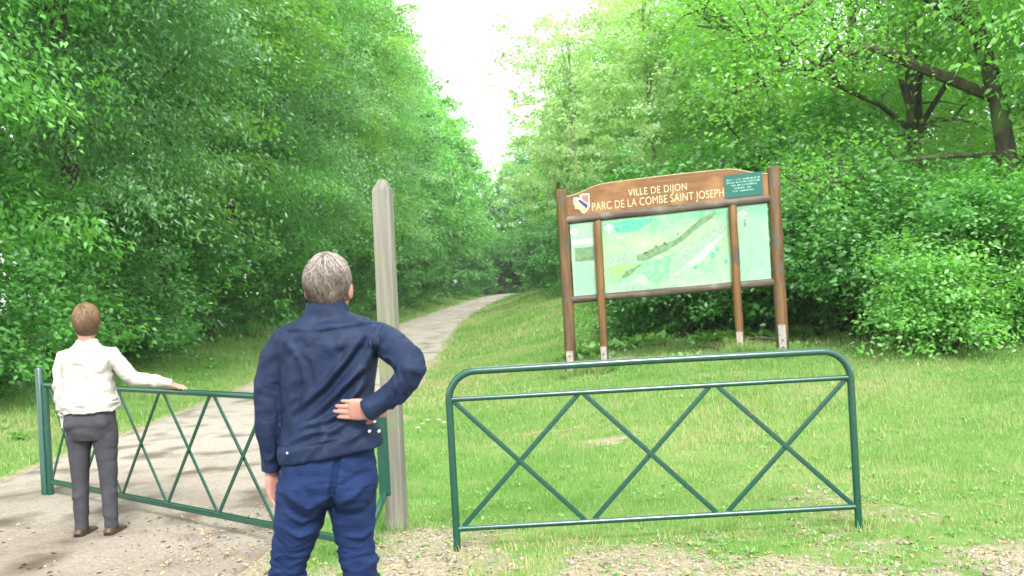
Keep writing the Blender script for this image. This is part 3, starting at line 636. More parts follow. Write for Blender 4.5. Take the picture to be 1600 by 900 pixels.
def text(s, x0, x1, z, cap, mt, y=-.0325, parent=hb, off=.0, gap=1.08):
    cu = bpy.data.curves.new('txt', 'FONT'); cu.body = s; cu.size = 1; cu.extrude = .002; cu.offset = off; cu.space_character = gap
    to = bpy.data.objects.new('txt', cu); COL.objects.link(to); dg = bpy.context.evaluated_depsgraph_get(); dg.update()
    me = bpy.data.meshes.new_from_object(to.evaluated_get(dg)); bpy.data.objects.remove(to); bpy.data.curves.remove(cu)
    c = np.empty(len(me.vertices)*3); me.vertices.foreach_get('co', c); c = c.reshape(-1, 3)
    c[:, 0] = (c[:, 0]-c[:, 0].min())/np.ptp(c[:, 0])*(x1-x0)+x0; c[:, 1] = c[:, 1]/c[:, 1].max()*cap
    v = np.stack([c[:, 0], y-c[:, 2]*1.0, c[:, 1]+z+SG*c[:, 0]], -1); me.vertices.foreach_set('co', v.ravel()); me.update()
    me.materials.clear(); me.materials.append(mt); return link('lettering', me, parent)
text('VILLE DE DIJON', .97, 1.80, 2.362, .098, M['letter'], off=.0)
text('PARC DE LA COMBE SAINT JOSEPH', .44, 2.305, 2.212, .112, M['letter'], off=-.002, gap=1.04)
def poly(name, pts, y, th, mt, parent, M2=None):
    vs = [(x, y, sz(x, z)) for x, z in pts]+[(x, y-th, sz(x, z)) for x, z in pts]; n = len(pts)
    fs = [tuple(range(n)), tuple(range(2*n-1, n-1, -1))]+[(i, (i+1) % n, n+(i+1) % n, n+i) for i in range(n)]
    me = MB().add(vs, fs).mesh(name, mt); bm = bmesh.new(); bm.from_mesh(me); bmesh.ops.recalc_face_normals(bm, faces=bm.faces); bmesh.ops.triangulate(bm, faces=bm.faces); bm.to_mesh(me); bm.free()
    return link(name, me, parent)
M['cr_w'] = mat('crest_cream', (0.533, 0.504, 0.346), .5); M['cr_r'] = mat('crest_red', (0.360, 0.115, 0.108), .5); M['cr_b'] = mat('crest_blue', (0.032, 0.043, 0.144), .5); M['cr_y'] = mat('crest_yellow', (0.504, 0.490, 0.202), .5)
def S(l): return [(.175+x*.235, 2.185+z*.285) for x, z in l]
cr_ = poly('crest', S([(0, .86), (.2, .86), (.36, .80), (.44, 1), (1, 1), (1, .55), (.97, .32), (.82, .12), (.62, 0), (.5, .04), (.36, .2), (.22, .28), (.08, .27), (.1, .38), (.0, .55)]), -.032, .006, M['cr_w'], hb)
poly('crest_field', S([(.56, .93), (.93, .93), (.93, .56), (.86, .5), (.54, .72)]), -.0395, .002, M['cr_r'], cr_)
poly('crest_band', S([(.26, .68), (.40, .74), (.88, .42), (.80, .22)]), -.0395, .002, M['cr_b'], cr_)
poly('crest_field', S([(.08, .74), (.2, .66), (.72, .2), (.6, .08), (.46, .14), (.32, .3), (.14, .38)]), -.0395, .002, M['cr_y'], cr_)
nb = poly('notice_plate', [(2.32, 2.178), (2.835, 2.178), (2.835, 2.50), (2.32, 2.50)], -.031, .008, M['teal'], hb)
rt_ = random.Random(8)
for (z, a, b_) in ((2.415, .045, .955), (2.375, .045, .93), (2.335, .14, .83), (2.295, .25, .72), (2.255, .2, .78)):   # five small illegible lines of capitals
    mb = MB(); x = 2.33+a*.5; xe = 2.33+b_*.5
    while x < xe:
        w_ = rt_.uniform(.006, .011)
        if rt_.random() < .14: x += .012; continue
        y = -.0395; h_ = .021
        mb.box((x, y-.002, sz(x, z)), (x+.0035, y, sz(x, z)+h_)); 
        if rt_.random() < .75:
            k = rt_.choice([0, h_/2-.002, h_-.004]); mb.box((x+.0036, y-.0018, sz(x, z)+k), (x+w_, y, sz(x, z)+k+.004))
            if rt_.random() < .5: mb.box((x+w_+.0002, y-.002, sz(x, z)), (x+w_+.003, y, sz(x, z)+h_))
        x += w_+.007
    link('lettering', mb.mesh('lettering', M['teal_text']), nb)

def printmat(name, stops, sx=2.2, blotch=((.14, .36, .20), (.40, .55, .36)), seed=0, amt=.5):
    """a printed map sheet: bands of colour down the sheet with printed blotches"""
    m = bpy.data.materials.new(name); m.use_nodes = True; n = m.node_tree; b = n.nodes['Principled BSDF']; L = n.links.new
    b.inputs['Roughness'].default_value = .35; b.inputs['Specular IOR Level'].default_value = .35
    t = n.nodes.new('ShaderNodeTexCoord'); s = n.nodes.new('ShaderNodeSeparateXYZ'); L(t.outputs['Object'], s.inputs[0])
    no = n.nodes.new('ShaderNodeTexNoise'); no.inputs['Scale'].default_value = sx*2; no.inputs['Detail'].default_value = 7; L(t.outputs['Object'], no.inputs['Vector'])
    a = n.nodes.new('ShaderNodeMath'); a.operation = 'MULTIPLY_ADD'; a.inputs[1].default_value = .5; L(no.outputs['Fac'], a.inputs[0]); L(s.outputs['Z'], a.inputs[2])
    mr = n.nodes.new('ShaderNodeMapRange'); mr.inputs[1].default_value = 1.25; mr.inputs[2].default_value = 2.40; L(a.outputs[0], mr.inputs[0])
    r = n.nodes.new('ShaderNodeValToRGB'); e = r.color_ramp.elements; e[0].position = stops[0][0]; e[0].color = (*stops[0][1], 1); e[1].position = stops[-1][0]; e[1].color = (*stops[-1][1], 1)
    for p_, c in stops[1:-1]: q = e.new(p_); q.color = (*c, 1)
    L(mr.outputs[0], r.inputs[0])
    n2 = n.nodes.new('ShaderNodeTexNoise'); n2.inputs['Scale'].default_value = 5+seed; n2.inputs['Detail'].default_value = 9; n2.inputs['Roughness'].default_value = .7; L(t.outputs['Object'], n2.inputs['Vector'])
    r2 = n.nodes.new('ShaderNodeValToRGB'); r2.color_ramp.elements[0].position = .35; r2.color_ramp.elements[0].color = (*blotch[0], 1); r2.color_ramp.elements[1].position = .65; r2.color_ramp.elements[1].color = (*blotch[1], 1)
    L(n2.outputs['Fac'], r2.inputs[0]); x = n.nodes.new('ShaderNodeMixRGB'); x.inputs[0].default_value = amt; L(r.outputs[0], x.inputs[1]); L(r2.outputs[0], x.inputs[2]); L(x.outputs[0], b.inputs['Base Color'])
    return m
gp = [(0, (0.192, 0.355, 0.244)), (.35, (0.192, 0.339, 0.177)), (.62, (0.199, 0.318, 0.125)), (.82, (0.148, 0.310, 0.162)), (.93, (0.014, 0.207, 0.111))]
M['map'] = printmat('printed_map', gp); M['side'] = printmat('printed_side_sheet', [(0, (0.192, 0.369, 0.251)), (.6, (0.199, 0.369, 0.236)), (.85, (0.184, 0.339, 0.221)), (.94, (0.030, 0.221, 0.125))], 1, ((0.192, 0.355, 0.244), (0.281, 0.413, 0.310)), 1, .5)
def panel(x0, x1, mt):
    p = poly('map_panel', [(x0, 1.005), (x1, 1.005), (x1, 2.055), (x0, 2.055)], -.005, .012, mt, sg); return p
pl = panel(.10, .45, M['side']); pm = panel(.56, 2.36, M['map']); pr = panel(2.46, 2.88, M['side'])
M['pr_white'] = mat('print_pale', (.36, .46, .37), .4, c2=(.28, .39, .30), scale=60); M['pr_town'] = mat('print_town', (.30, .36, .31), .4, c2=(.13, .22, .16), scale=60, stretch=(.6, 1, 1.6), c3=(.20, .33, .21), s3=9)
M['pr_wood'] = mat('print_wood', (0.094, 0.302, 0.158), .4, c2=(0.216, 0.418, 0.245), scale=22); M['pr_olive'] = mat('print_olive', (.075, .14, .07), .4, c2=(.15, .25, .13), scale=18); M['pr_yel'] = mat('print_lime', (.18, .34, .11), .4, c2=(.22, .38, .17), scale=9)
M['pr_teal'] = mat('print_teal', (0.022, 0.274, 0.173), .4, c2=(0.130, 0.396, 0.274), scale=24); M['pr_logo'] = mat('print_white', (0.540, 0.612, 0.576), .4)
def MP(l): return [(.56+x*1.80, 2.05-y*1.04) for x, y in l]   # sheet coordinates from the top corner of the middle map
def feat(l, mt, lv=1, name='map_area', par=None, conv=MP): poly(name, conv(l), -.0175-.0012*lv, .001, mt, par or pm)
def wob(l, amp=.008, seed=1):
    r = random.Random(seed); out = []
    for i in range(len(l)):
        a, b_ = l[i], l[(i+1) % len(l)]
        for t in (0, .33, .66): out.append((a[0]+(b_[0]-a[0])*t+r.uniform(-amp, amp), a[1]+(b_[1]-a[1])*t+r.uniform(-amp, amp)))
    return out
feat(wob([(.10, .03), (.45, .03), (.36, .12), (.22, .20), (.12, .18)], .014), M['pr_teal'], 1)
feat(wob([(.03, .50), (.20, .44), (.34, .56), (.22, .60), (.04, .60)], .012, 2), M['pr_town'], 1)
feat(wob([(.04, .66), (.16, .60), (.30, .66), (.18, .80), (.05, .86)], .012, 3), M['pr_yel'], 1)
feat(wob([(.27, .53), (.44, .42), (.58, .36), (.66, .26), (.78, .10), (.90, .04), (.88, .10), (.74, .25), (.64, .38), (.50, .50), (.34, .60), (.27, .60)], .004, 4), M['pr_olive'], 2)
feat(wob([(.10, .84), (.18, .72), (.32, .62), (.46, .60), (.60, .50), (.64, .46), (.56, .58), (.52, .72), (.53, .84), (.50, .92), (.38, .92), (.33, .80), (.24, .74), (.14, .86)], .008, 5), M['pr_wood'], 1)
feat(wob([(.50, .84), (.56, .64), (.66, .48), (.76, .36), (.86, .28), (.96, .22), (.97, .34), (.86, .46), (.76, .60), (.66, .76), (.56, .90)], .010, 6), M['pr_town'], 2)
for k in range(6):
    a = .53+k*.02; feat([(a+.02*k, .86-.03*k), (a+.34, .42-.02*k), (a+.343, .426-.02*k), (a+.024*k, .87-.03*k)], M['pr_white'], 3)
feat(wob([(.14, .94), (.20, .88), (.34, .94), (.60, .97), (.58, .99), (.16, .99)], .006, 7), M['pr_town'], 2)
for (x, y, s) in ((.86, .62, .03), (.90, .54, .025), (.72, .76, .018), (.96, .72, .02), (.42, .42, .016), (.50, .40, .018), (.60, .28, .012), (.34, .50, .012)):
    feat(wob([(x-s, y), (x, y-s*1.6), (x+s, y), (x, y+s*1.6)], .010, int(x*90)), M['pr_teal'] if x > .7 else M['pr_olive'], 2)
def logo(cx, cz, s, par):   # white tree-shaped printed mark
    for dx, dz, r_ in ((-.5, .15, .42), (.1, .5, .45), (.55, .1, .42), (0, -.05, .42)):
        poly('printed_mark', [(cx+s*(dx+r_*math.cos(a)*(1+.25*math.cos(5*a))), cz+s*(dz+r_*math.sin(a)*(1+.2*math.cos(5*a)))) for a in [2*math.pi*k/14 for k in range(14)]], -.0175-.0004*(dx+1), .001, M['pr_logo'], par)
    poly('printed_mark', [(cx-.1*s, cz-s), (cx+.12*s, cz-s), (cx+.06*s, cz-.2*s), (cx-.06*s, cz-.2*s)], -.0195, .001, M['pr_logo'], par)
logo(.66, 1.93, .07, pm); logo(.155, 1.93, .06, pl); logo(2.54, 1.94, .055, pr)
poly('printed_picture', [(.15, 1.50), (.43, 1.50), (.43, 1.70), (.15, 1.70)], -.0175, .001, M['pr_olive'], pl)
poly('printed_band', [(.12, 1.74), (.44, 1.74), (.44, 1.83), (.12, 1.83)], -.0175, .001, M['pr_white'], pl)
M['pr_ink'] = mat('print_ink', (0.115, 0.302, 0.202), .5)
def lines(par, x0, x1, zs, seed=0):
    r = random.Random(seed); mb = MB()
    for z in zs:
        x = x0
        while x < x1-.02:
            w_ = min(r.uniform(.012, .05), x1-x); mb.box((x, -.0192, sz(x, z)), (x+w_, -.0176, sz(x, z)+.005)); x += w_+.012
    link('printed_text', mb.mesh('printed_text', M['pr_ink']), par)
lines(pl, .15, .42, [1.45-.025*i for i in range(15)], 1); lines(pr, 2.55, 2.82, [1.80-.03*i for i in range(22)], 2); lines(pm, 2.22, 2.33, [1.45-.03*i for i in range(10)], 3); lines(pm, 1.9, 2.15, [1.30-.028*i for i in range(7)], 5); lines(pm, .62, .9, [1.30-.03*i for i in range(6)], 6)
for z in (1.83, 1.79, 1.76): poly('printed_mark', [(2.555, z), (2.585, z+.005), (2.58, z+.03), (2.56, z+.028)], -.0195, .001, M['pr_olive'], pr)
poly('printed_mark', [(2.56, 1.12), (2.60, 1.13), (2.60, 1.17), (2.57, 1.17)], -.0195, .001, M['pr_yel'], pr)

# ------------------------------------------------------------------ people
def remeshed(name, mb, vox, mt, smooth=4, fac=.5):
    me = mb.mesh(name+'_raw', None); o = bpy.data.objects.new('tmp', me); COL.objects.link(o)
    bm = bmesh.new(); bm.from_mesh(me); bmesh.ops.recalc_face_normals(bm, faces=bm.faces); bm.to_mesh(me); bm.free()
    r = o.modifiers.new('r', 'REMESH'); r.mode = 'VOXEL'; r.voxel_size = vox; r.adaptivity = 0
    s = o.modifiers.new('s', 'SMOOTH'); s.factor = fac; s.iterations = smooth
    dg = bpy.context.evaluated_depsgraph_get(); dg.update()
    out = bpy.data.meshes.new_from_object(o.evaluated_get(dg)); bpy.data.objects.remove(o); bpy.data.meshes.remove(me)
    out.name = name; out.materials.clear(); out.materials.append(mt)
    out.polygons.foreach_set('use_smooth', np.ones(len(out.polygons), bool)); return out
def vco(me):
    c = np.empty(len(me.vertices)*3, np.float32); me.vertices.foreach_get('co', c); n = np.empty_like(c); me.vertices.foreach_get('normal', n)
    return c.reshape(-1, 3).astype(float), n.reshape(-1, 3).astype(float)
def setco(me, c): me.vertices.foreach_set('co', np.asarray(c, np.float32).ravel()); me.update()
def hand(mb, W, d, n, s, curl=.3, sc_=1.0, spread=.0, thumb=(.6, .6, .3)):
    """palm, four unequal jointed fingers, thumb from the side of the palm. d: to fingers, n: palm side, s: thumb side"""
    W, d, n, s = Vector(W), Vector(d).normalized(), Vector(n).normalized(), Vector(s).normalized()
    mb.tube([W-d*.03*sc_, W, W+d*.03*sc_, W+d*.065*sc_, W+d*.092*sc_, W+d*.10*sc_], [(r1*sc_, r2*sc_) for r1, r2 in ((.027, .019), (.028, .018), (.036, .016), (.041, .0145), (.040, .0125), (.034, .009))], 16, ref=s, sup=2.6)
    for i, (L_, r_) in enumerate(((.070, .0082), (.078, .0084), (.072, .0080), (.056, .0070))):
        off = .030-.0200*i; b = W+d*(.084-.004*abs(i-1.2))*sc_+s*off*sc_; dr = (d+s*(1.5-i)*spread).normalized(); pts = [b-dr*.012*sc_, b]; p = b; ang = 0
        for ph, fr_ in enumerate((.46, .30, .24)):
            ang += curl*(1.0 if ph else .7); dd = dr*math.cos(ang)+n*math.sin(ang); p = p+dd*L_*fr_*sc_; pts.append(p)
        q = pts[-1]+dd*r_*.5*sc_; pts.append(q)
        mb.tube(pts, [r_*sc_, r_*1.02*sc_, r_*1.04*sc_, r_*.95*sc_, r_*.80*sc_, r_*.4*sc_], 10, ref=s)
    tb = W+d*.022*sc_+s*.026*sc_; td = (d*thumb[0]+s*thumb[1]+n*thumb[2]).normalized(); t2 = (td+d*.5+n*.15).normalized()
    mb.tube([tb-td*.015*sc_, tb+td*.018*sc_, tb+td*.036*sc_, tb+td*.036*sc_+t2*.03*sc_, tb+td*.036*sc_+t2*.037*sc_], [.014*sc_, .0125*sc_, .0108*sc_, .0085*sc_, .004*sc_], 10)

def torso(mb, rings, n=28, tilt=0, sup=2.5):
    vs = []; fs = []
    for i, (z, cx, cy, rx, ry) in enumerate(rings):
        for k in range(n):
            a = 2*math.pi*k/n; c, s_ = math.cos(a), math.sin(a); c = math.copysign(abs(c)**(2/sup), c); s_ = math.copysign(abs(s_)**(2/sup), s_)
            vs.append((cx+rx*c, cy+ry*s_, z+tilt*(rx*c)*max(0, 1-i*.35)))
    for i in range(len(rings)-1):
        for k in range(n): fs.append((i*n+k, i*n+(k+1) % n, (i+1)*n+(k+1) % n, (i+1)*n+k))
    fs += [tuple(range(n-1, -1, -1)), tuple((len(rings)-1)*n+k for k in range(n))]
    mb.add(vs, fs)

def headmesh(mb, c, s=1.0, M2=None):
    """skull, jaw, nose, ears, brow and lips; the face looks to +y"""
    def E(o, r, n=14):
        o = Vector(o)*s
        if M2: o = M2 @ o
        mb.ell(Vector(c)+o, [v*s for v in r], M2, n)
    E((0, -.012, .012), (.076, .094, .100)); E((0, .018, -.045), (.060, .068, .068)); E((0, .040, -.082), (.036, .040, .030))
    E((0, .088, -.022), (.013, .022, .026), 8); E((0, .098, -.034), (.017, .014, .012), 8); E((0, .066, .012), (.055, .022, .014), 10)
    E((0, .080, -.062), (.024, .014, .007), 8); E((0, .080, -.071), (.022, .013, .007), 8)
    for q in (-1, 1):
        E((q*.083, -.004, -.020), (.010, .020, .033), 8); E((q*.038, .062, -.030), (.024, .020, .020), 8)
        E((q*.048, .0, -.055), (.026, .04, .03), 8)

def person(origin, label, joints, s, skinm, topm, legm, hairfn, vox_body=.0033, ref=None):
    root_me = None
    return root_me

def build_person(origin, label, J, jacket_disp, trouser_disp, mats, hair, extras=None):
    mskin, mtop, mleg, mshoe = mats
    body = MB()
    # the one continuous body: head, neck, trunk, arms, hands, legs, feet
    headmesh(body, J['head'], J['hs'], J.get('hrot'))
    hc = Vector(J['head'])
    body.tube([J['neck0'], (Vector(J['neck0'])+hc)/2+Vector((0, -.01, -.01)), hc+Vector((0, -.018, -.03))], [(.062, .056), (.055, .055), (.055, .058)], 16, ref=(1, 0, 0))
    torso(body, [(z, cx, cy, rx-.02, ry-.02) for z, cx, cy, rx, ry in J['torso'][1:]])
    for arm in ('armL', 'armR'):
        pts = J[arm]; body.tube([p[:3] for p in pts]+[J['wrist'+arm[-1]]], [max(.020, p[3]-.021) for p in pts]+[(.027, .02)], 12, ref=J['handS'+arm[-1]])
    for hd in ('L', 'R'):
        hand(body, J['wrist'+hd], J['handD'+hd], J['handN'+hd], J['handS'+hd], J['curl'+hd], J['hs'], thumb=J.get('thumb'+hd, (.6, .6, .3)))
    for lg in ('legL', 'legR'):
        pts = J[lg]; body.tube([p[:3] for p in pts], [max(.035, p[3]-.022) for p in pts], 14)
        f = Vector(pts[-1][:3]); body.tube([f+Vector((0, -.05, -.01)), f+Vector((0, .03, -.015)), f+Vector((0, .13, -.03))], [.034, .036, .028], 10)
    bm_ = remeshed('person', body, .0036, mskin, 3)
    root = bpy.data.objects.new('person', bm_); COL.objects.link(root); root.location = origin; tag(root, label, 'person')
    # top
    jk = MB(); torso(jk, J['torso'], tilt=J.get('hem', 0))
    for arm in ('armL', 'armR'):
        pts = J[arm]; jk.tube([p[:3] for p in pts], [p[3] for p in pts], 18)
    if J.get('collar'):
        c = J['collar']; jk.tube([c[0], c[1]], [c[2], c[3]], 24, ref=(1, 0, 0))
    me = remeshed('jacket', jk, .0045, mtop, J.get('jsm', 9)); c, n = vco(me); setco(me, jacket_disp(c, n)); me.name = 'jacket'
    j = link('jacket', me, root)
    # trousers
    tr = MB(); torso(tr, J['pelvis'], sup=2.3)
    for lg in ('legL', 'legR'):
        pts = J[lg]; tr.tube([p[:3] for p in pts], [(p[3], p[3]*1.06) for p in pts], 22, ref=(1, 0, 0), sup=2.2)
    for (x, y, z, a, b_, c_) in J['seat']: tr.ell((x, y, z), (a, b_, c_), None, 12)
    me = remeshed('trousers', tr, .006, mleg, 5); c, n = vco(me); setco(me, trouser_disp(c, n)); link('trousers', me, root)
    for lg in ('legL', 'legR'):
        f = Vector(J[lg][-1][:3]); sh = MB(); q = f.copy(); q.z = 0
        sh.tube([q+Vector((0, -.075, .035)), q+Vector((0, -.06, .045)), q+Vector((0, -.01, .052)), q+Vector((0, .07, .038)), q+Vector((0, .15, .030)), q+Vector((0, .19, .024)), q+Vector((0, .20, .022))],
                [(.026, .030), (.036, .043), (.040, .050), (.045, .036), (.048, .028), (.036, .022), (.014, .012)], 16, ref=(1, 0, 0), sup=2.4)
        link('shoe', remeshed('shoe', sh, .005, mshoe, 3), root)
    for q in (-1, 1):
        e = Vector((q*.029, .062, .0))*J['hs']; 
        if J.get('hrot'): e = J['hrot'] @ e
        link('eye', MB().ell(hc+e, (.0095, .008, .008), None, 8).mesh('eye', M['eye'], 60), root)
    hair(root, J)
    return root, j
M['eye'] = mat('eye_white', (.7, .7, .68), .2, .5, (.08, .06, .05), 30)

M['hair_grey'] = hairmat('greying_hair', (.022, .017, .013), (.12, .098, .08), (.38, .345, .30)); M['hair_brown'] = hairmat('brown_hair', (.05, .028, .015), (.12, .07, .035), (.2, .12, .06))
def make_hair(root, J, mt, zlow, side, n=5200, length=.075, seed=1, thick=.0013, shell=(.084, .104, .102), crownpt=(.012, -.055, .085)):
    r = np.random.default_rng(seed); s = J['hs']; c = Vector(J['head']); Rm = J.get('hrot') or Matrix.Identity(3)
    rad = np.array(shell)*s; off = np.array((0, -.014, .014))*s
    base = MB(); base.ell(off, rad*.965, None, 20)
    me = base.mesh('hair_cap', mt); cc, nn = vco(me)
    def hl(x, y): return zlow(x/rad[0], y/rad[1])*s     # hair line height over the head
    keep = cc[:, 2] > np.array([hl(x, y) for x, y in cc[:, :2]])-.004
    cc[~keep] = cc[~keep]*np.array([.80, .80, .9])
    cc *= 1+.012*noise3(cc*38, 4)[:, None]
    # strands
    d = r.standard_normal((n*3, 3)); d /= np.linalg.norm(d, axis=1, keepdims=True); p = d*rad*.97+off
    k = p[:, 2] > np.array([hl(x, y) for x, y in p[:, :2]]); p = p[k][:n]; d = d[k][:n]; n = len(p)
    cp = np.array(crownpt)*s; seg = 5; P_ = [p]; q = p.copy(); L_ = length*s*r.uniform(.55, 1.15, n)*(1+.35*noise3(p*30, 2))
    lock = np.stack([noise3(p*17+9, 11), noise3(p*17+31, 12), noise3(p*17+57, 13)], -1)
    for i in range(seg):
        away = q-cp; away /= np.linalg.norm(away, axis=1, keepdims=True)+1e-6
        t = away*1.0+np.array([0, -.05, -.75])+lock*1.15+r.normal(0, .12, (n, 3))
        nn_ = (q-off)/rad; nn_ /= np.linalg.norm(nn_, axis=1, keepdims=True)
        t -= nn_*np.sum(t*nn_, 1, keepdims=True); t /= np.linalg.norm(t, axis=1, keepdims=True)+1e-6
        q = q+t*(L_/seg)[:, None]
        e = (q-off)/rad; el = np.linalg.norm(e, axis=1, keepdims=True); lift = 1.0+.035*math.sin(math.pi*min(1, (i+1)/seg*1.1))*(.4+r.random((n, 1)))+.055*(lock[:, :1]+.3)+(.03*r.random((n, 1)) if i == seg-1 else 0)
        q = (e/el*lift)*rad+off; P_.append(q)
    P_ = np.stack(P_, 1); V = []; 
    wv = np.cross(P_[:, -1]-P_[:, 0], d); wv /= np.linalg.norm(wv, axis=1, keepdims=True)+1e-9
    ww = np.array([.9, 1.1, 1.1, 1.0, .7, .15])*thick*s*1.25
    A = P_+wv[:, None]*ww[None, :, None]; B = P_-wv[:, None]*ww[None, :, None]; Cc = P_+d[:, None]*ww[None, :, None]*1.1
    V = np.stack([A, Cc, B], 2).reshape(n, -1, 3); m_ = seg+1; f = []
    for i in range(seg):
        for a, b_ in ((0, 1), (1, 2), (2, 0)): f.append((i*3+a, i*3+b_, (i+1)*3+b_, (i+1)*3+a))
    F_ = (np.array(f)[None]+np.arange(n)[:, None, None]*m_*3).reshape(-1, 4)
    Rn = np.array(Rm); allv = V.reshape(-1, 3) @ Rn.T+np.array(c); cc = cc @ Rn.T+np.array(c)
    bf = np.array([[v for v in p_.vertices] for p_ in me.polygons if len(p_.vertices) == 4]); 
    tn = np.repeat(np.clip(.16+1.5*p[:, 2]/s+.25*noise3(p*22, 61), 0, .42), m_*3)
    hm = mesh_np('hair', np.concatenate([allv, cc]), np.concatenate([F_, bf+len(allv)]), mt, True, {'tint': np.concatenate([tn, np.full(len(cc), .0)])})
    return link('hair', hm, root)

def segd(q, a, b_):
    a = np.array(a, float); b_ = np.array(b_, float); ab = b_-a; t = np.clip(((q-a) @ ab)/(ab @ ab), 0, 1); return np.linalg.norm(q-(a+t[:, None]*ab), axis=1), t
def fold(q, pts, w, amp):   # soft ridge along a polyline in the x,z plane
    d = np.full(len(q), 9.); tt = np.zeros(len(q)); m = len(pts)-1
    for i in range(m):
        di, t = segd(q, pts[i], pts[i+1]); k = di < d; d[k] = di[k]; tt[k] = (i+t[k])/m
    return 1.5*amp*np.exp(-(d/w)**2)*np.sin(np.pi*np.clip(tt*.9+.05, 0, 1))**.6

# ---- the man at the gate, seen from behind
MX, MY = -.69, 3.49
def Lp(px, py, dy=0):
    p = P(px, py, MY+dy); return (p.x-MX, dy, p.z)
def A(px, py, dy, r): return Lp(px, py, dy)+(r,)
hr_ = Matrix.Rotation(R(-8), 3, 'Z') @ Matrix.Rotation(R(3), 3, 'Y')
hl_ = Lp(514, 446, .02)
J = dict(hs=.99, head=hl_, hrot=hr_, neck0=(.016, -.005, 1.47),
    torso=[(1.040, -.002, 0, .179, .132), (1.075, -.004, 0, .182, .134), (1.12, -.003, 0, .174, .126), (1.196, -.003, 0, .164, .117), (1.29, .004, 0, .170, .121), (1.37, .012, 0, .178, .124),
           (1.425, .016, -.002, .192, .120), (1.462, .018, -.004, .196, .112), (1.490, .018, -.004, .184, .100), (1.512, .018, -.003, .158, .086), (1.532, .017, -.002, .112, .074), (1.550, .016, 0, .072, .066)],
    hem=.14,
    collar=((.014, -.002, 1.495), Lp(509, 471, -.004), (.100, .082), (.070, .065)),
    armL=[Lp(466, 528, 0)+(.050,), A(448, 534, 0, .060), A(431, 560, .0, .060), A(422, 600, 0, .055), A(420, 640, -.01, .054), A(422, 675, 0, .052), A(424, 710, .015, .044), A(425, 728, .02, .040), A(425, 737, .02, .041)],
    wristL=Lp(425, 738, .022), handDL=(.14, .10, -1), handNL=(.75, -.65, 0), handSL=(.6, .8, .05), curlL=.42,
    armR=[Lp(566, 524, 0)+(.050,), A(588, 527, 0, .061), A(606, 536, -.05, .061), A(623, 549, -.115, .058), A(638, 566, -.17, .054), A(642, 578, -.19, .052), A(634, 594, -.185, .047), A(617, 613, -.175, .043), A(598, 627, -.165, .038), A(580, 638, -.158, .036), A(574, 641.5, -.156, .037)],
    wristR=Lp(590, 640, -.150), handDR=(-1, .05, .06), handNR=(0, 1, 0), handSR=(-.1, .25, -1), curlR=.15, thumbR=(.15, .55, .75),
    pelvis=[(.858, -.005, -.005, .120, .085), (.89, -.006, -.01, .165, .120), (.94, -.008, -.012, .174, .130), (1.00, -.008, -.006, .171, .124), (1.08, -.006, 0, .158, .112)],
    legL=[A(474, 742, 0, .088), A(473, 780, 0, .096), A(468, 812, 0, .088), A(457, 850, .0, .076), A(450, 895, 0, .063), (-.155, .01, .42, .062), (-.165, .0, .25, .060), (-.17, -.01, .10, .058), (-.17, -.01, .065, .055)],
    legR=[A(549, 742, 0, .086), A(550, 780, 0, .088), A(551, 812, 0, .080), A(556, 850, 0, .068), A(562, 895, 0, .062), (.115, .01, .42, .062), (.125, .0, .25, .060), (.13, -.01, .10, .058), (.13, -.01, .065, .055)],
    seat=[(-.085, -.058, .915, .084, .080, .09), (.072, -.058, .915, .082, .080, .09)])
def q2(px, py, dy=-.12): l = Lp(px, py, dy); return (l[0], l[2])
def limb_param(c, pts):
    d = np.full(len(c), 9.); tt = np.zeros(len(c))
    for i in range(len(pts)-1):
        a = np.array(pts[i][:3]); b_ = np.array(pts[i+1][:3]); ab = b_-a; t = np.clip(((c-a) @ ab)/(ab @ ab), 0, 1); di = np.linalg.norm(c-(a+t[:, None]*ab), axis=1); k = di < d; d[k] = di[k]; tt[k] = i+t[k]
    return d, tt
